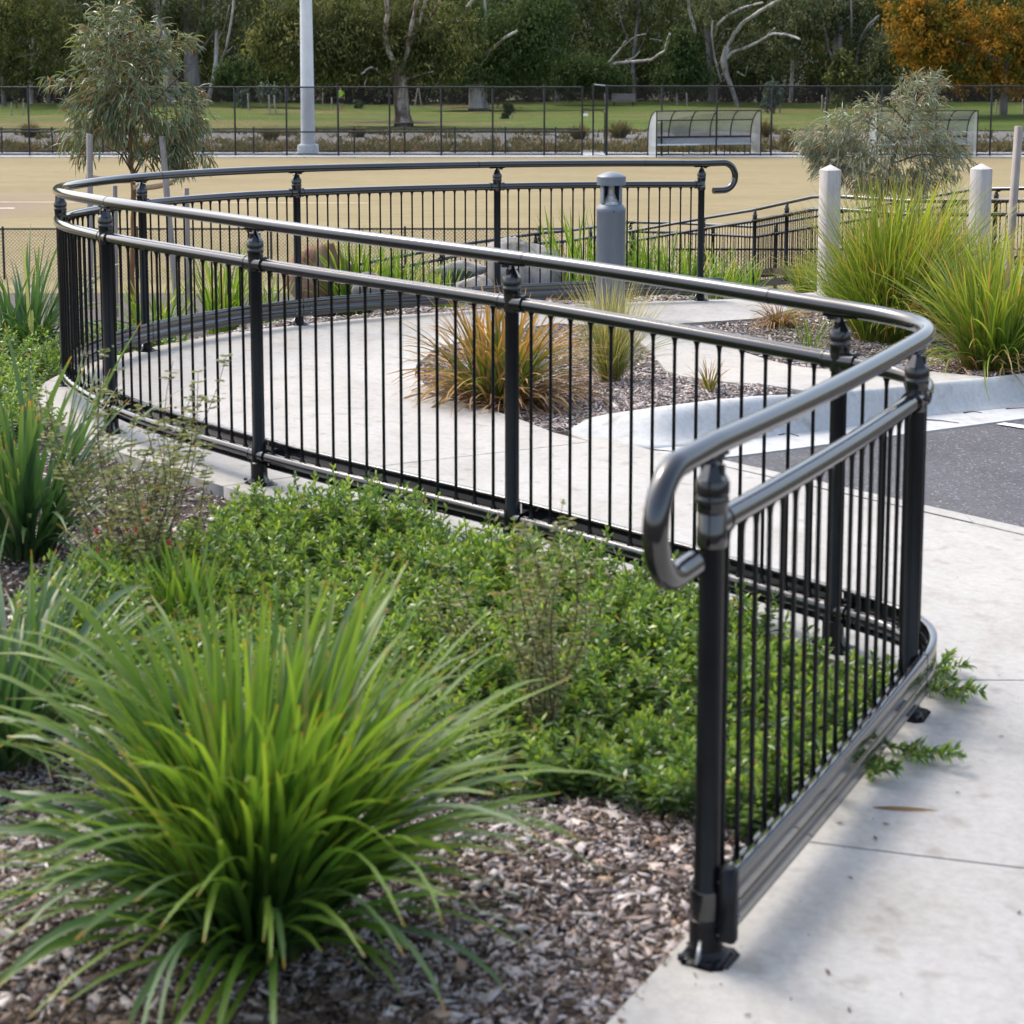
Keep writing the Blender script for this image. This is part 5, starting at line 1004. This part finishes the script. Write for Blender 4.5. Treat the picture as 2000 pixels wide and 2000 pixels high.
T('gum_tree', 'large white limbed gum leaning right above the first team shelter', 143, [(1440, 205, 8), (1432, 180, 9), (1420, 150, 10), (1413, 120, 14), (1422, 90, 15)],
  [(11, 8, [(1422, 92), (1432, 70), (1450, 45), (1480, 25), (1515, 4), (1550, -20)]), (9, 5, [(1415, 118), (1430, 102), (1460, 92), (1485, 80), (1505, 67), (1530, 66), (1552, 72), (1562, 77)]), (6, 3, [(1500, 68), (1508, 60), (1514, 54)]), (8, 5, [(1396, 70), (1400, 50), (1420, 30), (1450, 15), (1490, 5)]), (9, 6, [(1352, 90), (1358, 60), (1346, 20), (1342, -20)]), (6, 4, [(1408, 160), (1395, 110), (1390, 70), (1392, 40)]), (4, 2, [(1440, 140), (1455, 150), (1460, 130)])],
  [(1400, 20, 70, 35), (1500, 100, 70, 45), (1560, 30, 60, 40)], M['palebark'], M['bgdark'], 72, 200)
T('gum_tree', 'tall grey gum trunk left of the autumn tree', 144, [(1632, 195, 24), (1635, 130, 22), (1637, 70, 20), (1645, 20, 18), (1652, -30, 16)], [(7, 5, [(1632, 130), (1618, 95), (1610, 55)]), (8, 5, [(1672, 130), (1680, 75), (1700, 45), (1718, 30)]), (6, 5, [(1662, 90), (1663, 40), (1662, -20)]), (7, 4, [(1640, 30), (1632, 0), (1625, -30)]), (4, 2, [(1650, 30), (1690, 0)])], [(1600, 40, 60, 40), (1690, 90, 40, 50), (1660, 10, 50, 30)], M['greybark'], M['bgdark'], 73, 190)
T('autumn_tree', 'broad autumn tree with orange foliage at the right edge', 122, [(1960, 215, 16), (1962, 180, 15), (1968, 120, 14), (1975, 60, 12)], [(8, 4, [(1968, 130), (1900, 90), (1830, 70)]), (8, 4, [(1970, 110), (2040, 60), (2110, 40)])],
  [(1830, 60, 95, 60), (1930, 70, 120, 80), (2040, 60, 110, 90), (1790, 20, 70, 45), (1880, 140, 90, 32), (1980, 150, 90, 30), (2080, 160, 60, 30), (1800, 110, 60, 40)], M['greybark'], M['autumn'], 74, 640, 44, L=(.14, .28), w=.16, rad=.5)
T('gum_sapling', 'tall olive sapling in front of the grey gum, staked', 130, [(1645, 225, 3), (1642, 180, 3), (1640, 110, 2)], [], [(1640, 165, 30, 36), (1640, 120, 18, 26), (1665, 150, 22, 22)], M['twig'], M['bgolive'], 75, 110, 34, rad=.35)
T('gum_sapling', 'pale blue green staked sapling right of the first team shelter', 131, [(1511, 226, 3), (1511, 195, 3), (1512, 170, 2)], [], [(1512, 185, 20, 16), (1508, 170, 14, 9), (1500, 200, 14, 10)], M['twig'], M['bgblue'], 76, 44, 30, rad=.3)
T('gum_sapling', 'grey green staked sapling just left of the light pole', 128, [(527, 225, 3), (525, 195, 2.5), (524, 170, 2)], [], [(523, 180, 18, 14), (540, 186, 10, 8)], M['twig'], M['bgblue'], 77, 30, 26, rad=.28)
T('gum_sapling', 'rounded olive staked sapling midway between young gum and light pole', 133, [(474, 215, 2.5), (474, 185, 2)], [], [(474, 188, 11, 14)], M['twig'], M['bgblue'], 78, 22, 26, rad=.26)
T('gum_sapling', 'tiny dark sapling right of the stout pale trunk on the lawn', 118, [(988, 236, 2.5), (990, 205, 2)], [], [(991, 214, 8, 14), (986, 228, 6, 8)], M['twig'], M['bggreen'], 79, 18, 24, rad=.2)
T('gum_sapling', 'small sapling at the far left before the rusty undergrowth', 140, [(32, 205, 2.5), (32, 180, 2)], [], [(32, 184, 7, 16)], M['twig'], M['bgolive'], 80, 18, 24, rad=.2)
T('gum_tree', 'bluish gum between the grey trunk and the autumn tree', 140, [(1725, 200, 6), (1728, 150, 5), (1735, 90, 4)], [], [(1735, 110, 42, 50), (1720, 160, 32, 26)], M['greybark'], M['bgdark'], 81, 120)
T('dark_mound', 'small dark leafy mound standing in for a dog beside the person', 140, None, [], [(702, 202, 8, 4)], M['greybark'], M['bgdark'], 82, 12, 30, rad=.15, cat='shrub')  # leaf clump put in for a small dark shape taken for a dog
for i, (a, b, y, lb) in enumerate([((23, 231), (22, 200), 124, 'left of two thin stakes on the lawn at the far left'), ((46, 229), (46, 199), 124, 'right of two thin stakes on the lawn at the far left'), ((486, 218), (484, 182), 130, 'thin stake of the rounded olive sapling'), ((527, 224), (525, 185), 126, 'left stake of the grey green sapling beside the light pole'), ((539, 224), (535, 186), 126.5, 'right stake of the grey green sapling beside the light pole'),
    ((630, 204), (631, 172), 141, 'lone thin stake right of the light pole'), ((648, 213), (648, 190), 134, 'lone short stake left of the person'), ((811, 203), (816, 172), 141, 'left leaning stake of the pair beside the large dark trunk'), ((823, 206), (818, 172), 141, 'right leaning stake of the pair beside the large dark trunk'), ((1000, 232), (1000, 205), 119, 'short stake of the tiny dark sapling'),
    ((1342, 213), (1341, 181), 140, 'right of two thin stakes above the first team shelter'), ((1322, 213), (1322, 182), 141, 'left of two thin stakes above the first team shelter'), ((1496, 213), (1492, 182), 132, 'left stake of the pale blue green sapling'), ((1523, 218), (1524, 190), 131, 'right stake of the pale blue green sapling'), ((1605, 217), (1606, 185), 132, 'leftmost stake of the tall olive sapling'), ((1612, 217), (1613, 190), 132, 'second stake of the tall olive sapling'), ((1653, 226), (1653, 205), 129, 'right stake of the tall olive sapling'),
    ((1945, 231), (1946, 194), 126, 'left stake of the tied pair under the autumn tree'), ((1960, 231), (1961, 195), 126.5, 'right stake of the tied pair under the autumn tree'), ((1998, 230), (1998, 193), 126, 'stake at the right edge under the autumn tree')]):
    stake(lb, a, b, y, .085, 'stakes of the lawn saplings', sink=.1)
tie('pale tie between the pair of stakes under the autumn tree', (1945, 198), (1961, 201), 126.2, .12)
for i, (tp, lb) in enumerate([([(62, 195, 9), (58, 140, 8), (66, 80, 7), (60, -20, 6)], 'slender pale trunk in the woodland left of the staked young gum'), ([(215, 190, 8), (218, 120, 7), (210, 40, 6), (214, -20, 5)], 'slender pale trunk in the woodland behind the left side of the young gum'), ([(560, 190, 9), (556, 120, 8), (566, 50, 7), (562, -20, 6)], 'slender grey trunk in the woodland just left of the light pole'),
    ([(1088, 190, 11), (1092, 130, 10), (1080, 80, 9), (1096, 40, 8), (1112, 10, 7)], 'crooked grey trunk in the woodland above the gate'), ([(1240, 190, 8), (1236, 120, 7), (1246, 40, 6), (1250, -20, 5)], 'slender grey trunk behind the dead leaning gum'), ([(1390, 190, 12), (1386, 120, 11), (1380, 50, 10), (1372, -20, 9)], 'straight grey trunk behind the white limbed gum'),
    ([(1545, 190, 8), (1548, 120, 7), (1540, 50, 6), (1546, -20, 5)], 'slender pale trunk right of the white limbed gum'), ([(1700, 190, 9), (1694, 120, 8), (1704, 50, 7), (1700, -20, 6)], 'slender pale trunk between the tall grey gum and the autumn tree')]):
    r = np.random.default_rng(400 + i); m = len(tp); lm_ = [(4, 2, [(tp[1][0], tp[1][1] - 10 * k), (tp[1][0] + s_ * 18, tp[1][1] - 32 - 10 * k), (tp[1][0] + s_ * 30, tp[1][1] - 66 - 14 * k)]) for k, s_ in ((0, 1), (3, -1))]
    T('gum_tree', lb, 146.3 + .3 * i, tp, lm_, [(tp[-1][0], 5, 45, 28)], M['palebark'] if 'pale' in lb else M['greybark'], M['bgdark'], 410 + i, 40)
def far_mass(name, n, x, y, z, leaf, seed, per=36, rad=.8, L=(.25, .5), w=.2):
    r = np.random.default_rng(seed); C = np.column_stack([x[0] + (x[1] - x[0]) * r.random(n), y[0] + (y[1] - y[0]) * r.random(n), z[0] + (z[1] - z[0]) * r.random(n)])
    C[:, 2] += .9 * np.sin(C[:, 0] * .6) * (z[1] > 0); tag(obj(name, G().add(*cloud(C, np.full(n, rad), per, L, w, seed)), leaf, None, False, True), kind='stuff')
far_mass('undergrowth', 900, (-50, 50), (150, 153), (-3.3, -1.9), M['bush'], 91, rad=.5, L=(.15, .3), w=.1)
far_mass('undergrowth', 500, (-50, 50), (153, 156), (-3.0, -.6), M['bgdark'], 92, rad=.8)
far_mass('woodland', 2400, (-54, 54), (156, 164), (-2.5, 9.5), M['bgdark'], 93, rad=1.1)
far_mass('woodland', 1200, (-54, 54), (147, 158), (-1.8, 9), M['bggreen'], 94, rad=1.0)
far_mass('woodland', 700, (-54, 54), (148, 156), (-.5, 9), M['bgolive'], 95, rad=.9)

# ------------------------------------------------------------------ small things lying about
def twig(label, pts, fn, rad, mat=None, cat='twig', off=.006):
    Pw = np.array([at(*q, fn=fn, off=off) for q in pts]); u = np.linspace(0, 1, 10); q = np.stack([np.interp(u, np.linspace(0, 1, len(Pw)), Pw[:, k]) for k in range(3)], -1)
    return tag(obj('twig' if cat == 'twig' else 'bark_piece', G().addm(tube(q, np.linspace(rad, rad * .5, 10), 6)), mat or M['twig'], None, True), label, cat)
twig('long thin twig lying in the gutter right of the bent rail', [(1800, 819), (1835, 821), (1873, 826)], road, .0035); twig('dark crossed twig in the gutter, farthest right', [(1882, 806), (1900, 803), (1918, 806)], road, .0035); twig('short dark twig on the gutter at the right picture edge', [(1965, 798), (2005, 796)], road, .003)
twig('curled brown bark strip on the gutter below the mulch island', [(1522, 850), (1540, 846), (1560, 852)], road, .005); twig('brown leaf debris at the kerb foot by the near handrail', [(1275, 878), (1300, 880), (1318, 882)], road, .003)
twig('curved pale bark strip at the left foot of the very large clump', [(285, 1905), (310, 1880), (325, 1830), (330, 1790)], terr, .011, M['stake'], 'bark', .012); twig('grey stick lying in the mulch at the bottom edge', [(440, 1985), (500, 1992), (560, 1985)], terr, .012, M['stake'], 'bark', .012); twig('thin brown stick in the mulch right of the very large clump', [(460, 1955), (560, 1975), (600, 1990)], terr, .005, None, 'bark', .012)
twig('pale straight stick in the mulch left of the very large clump', [(100, 1850), (140, 1868), (185, 1885)], terr, .006, M['stake'], 'bark', .012)
def flatleaf(label, a, b, mat, w=.012):
    A = at(*a, off=.004); B = at(*b, off=.007); g = G().add(*leaves_at(A[None], (B - A)[None], np.linalg.norm(B - A), w, 0, 4, 3, (.2, 1, .8, .1))); return tag(obj('fallen_leaf', g, mat, None, False, True), label, 'leaf')
flatleaf('long orange fallen leaf lying on the near path', (1705, 1577), (1832, 1583), M['dead'], .012)
r = np.random.default_rng(99); g = G()
for px, py in [(1990, 1785), (1760, 1945), (1545, 1955), (1560, 1550), (1870, 1550), (1650, 1170), (1870, 1130), (540, 800), (575, 824), (440, 770), (330, 760), (600, 650), (690, 660), (760, 590), (700, 700), (1330, 690), (1350, 660), (640, 710), (1340, 638), (1080, 890), (980, 940), (1460, 1985), (1640, 1610)] + [(1300 + 700 * a, 1100 + 900 * b) for a, b in r.random((14, 2)) if 1300 + 700 * a > 2350 - (1100 + 900 * b) * .4]:
    p = at(px, py); a = r.random() * 6.28; k = .006 + .008 * r.random(); d = np.array([math.cos(a), math.sin(a), 0]) * k; n = np.array([-d[1], d[0], 0]) * .35
    g.add(np.array([p - d, p - n, p + d, p + n]) + np.array([0, 0, .004]), [[0, 1, 2, 3]])
tag(obj('leaf_litter', g, M['twig']), kind='stuff')
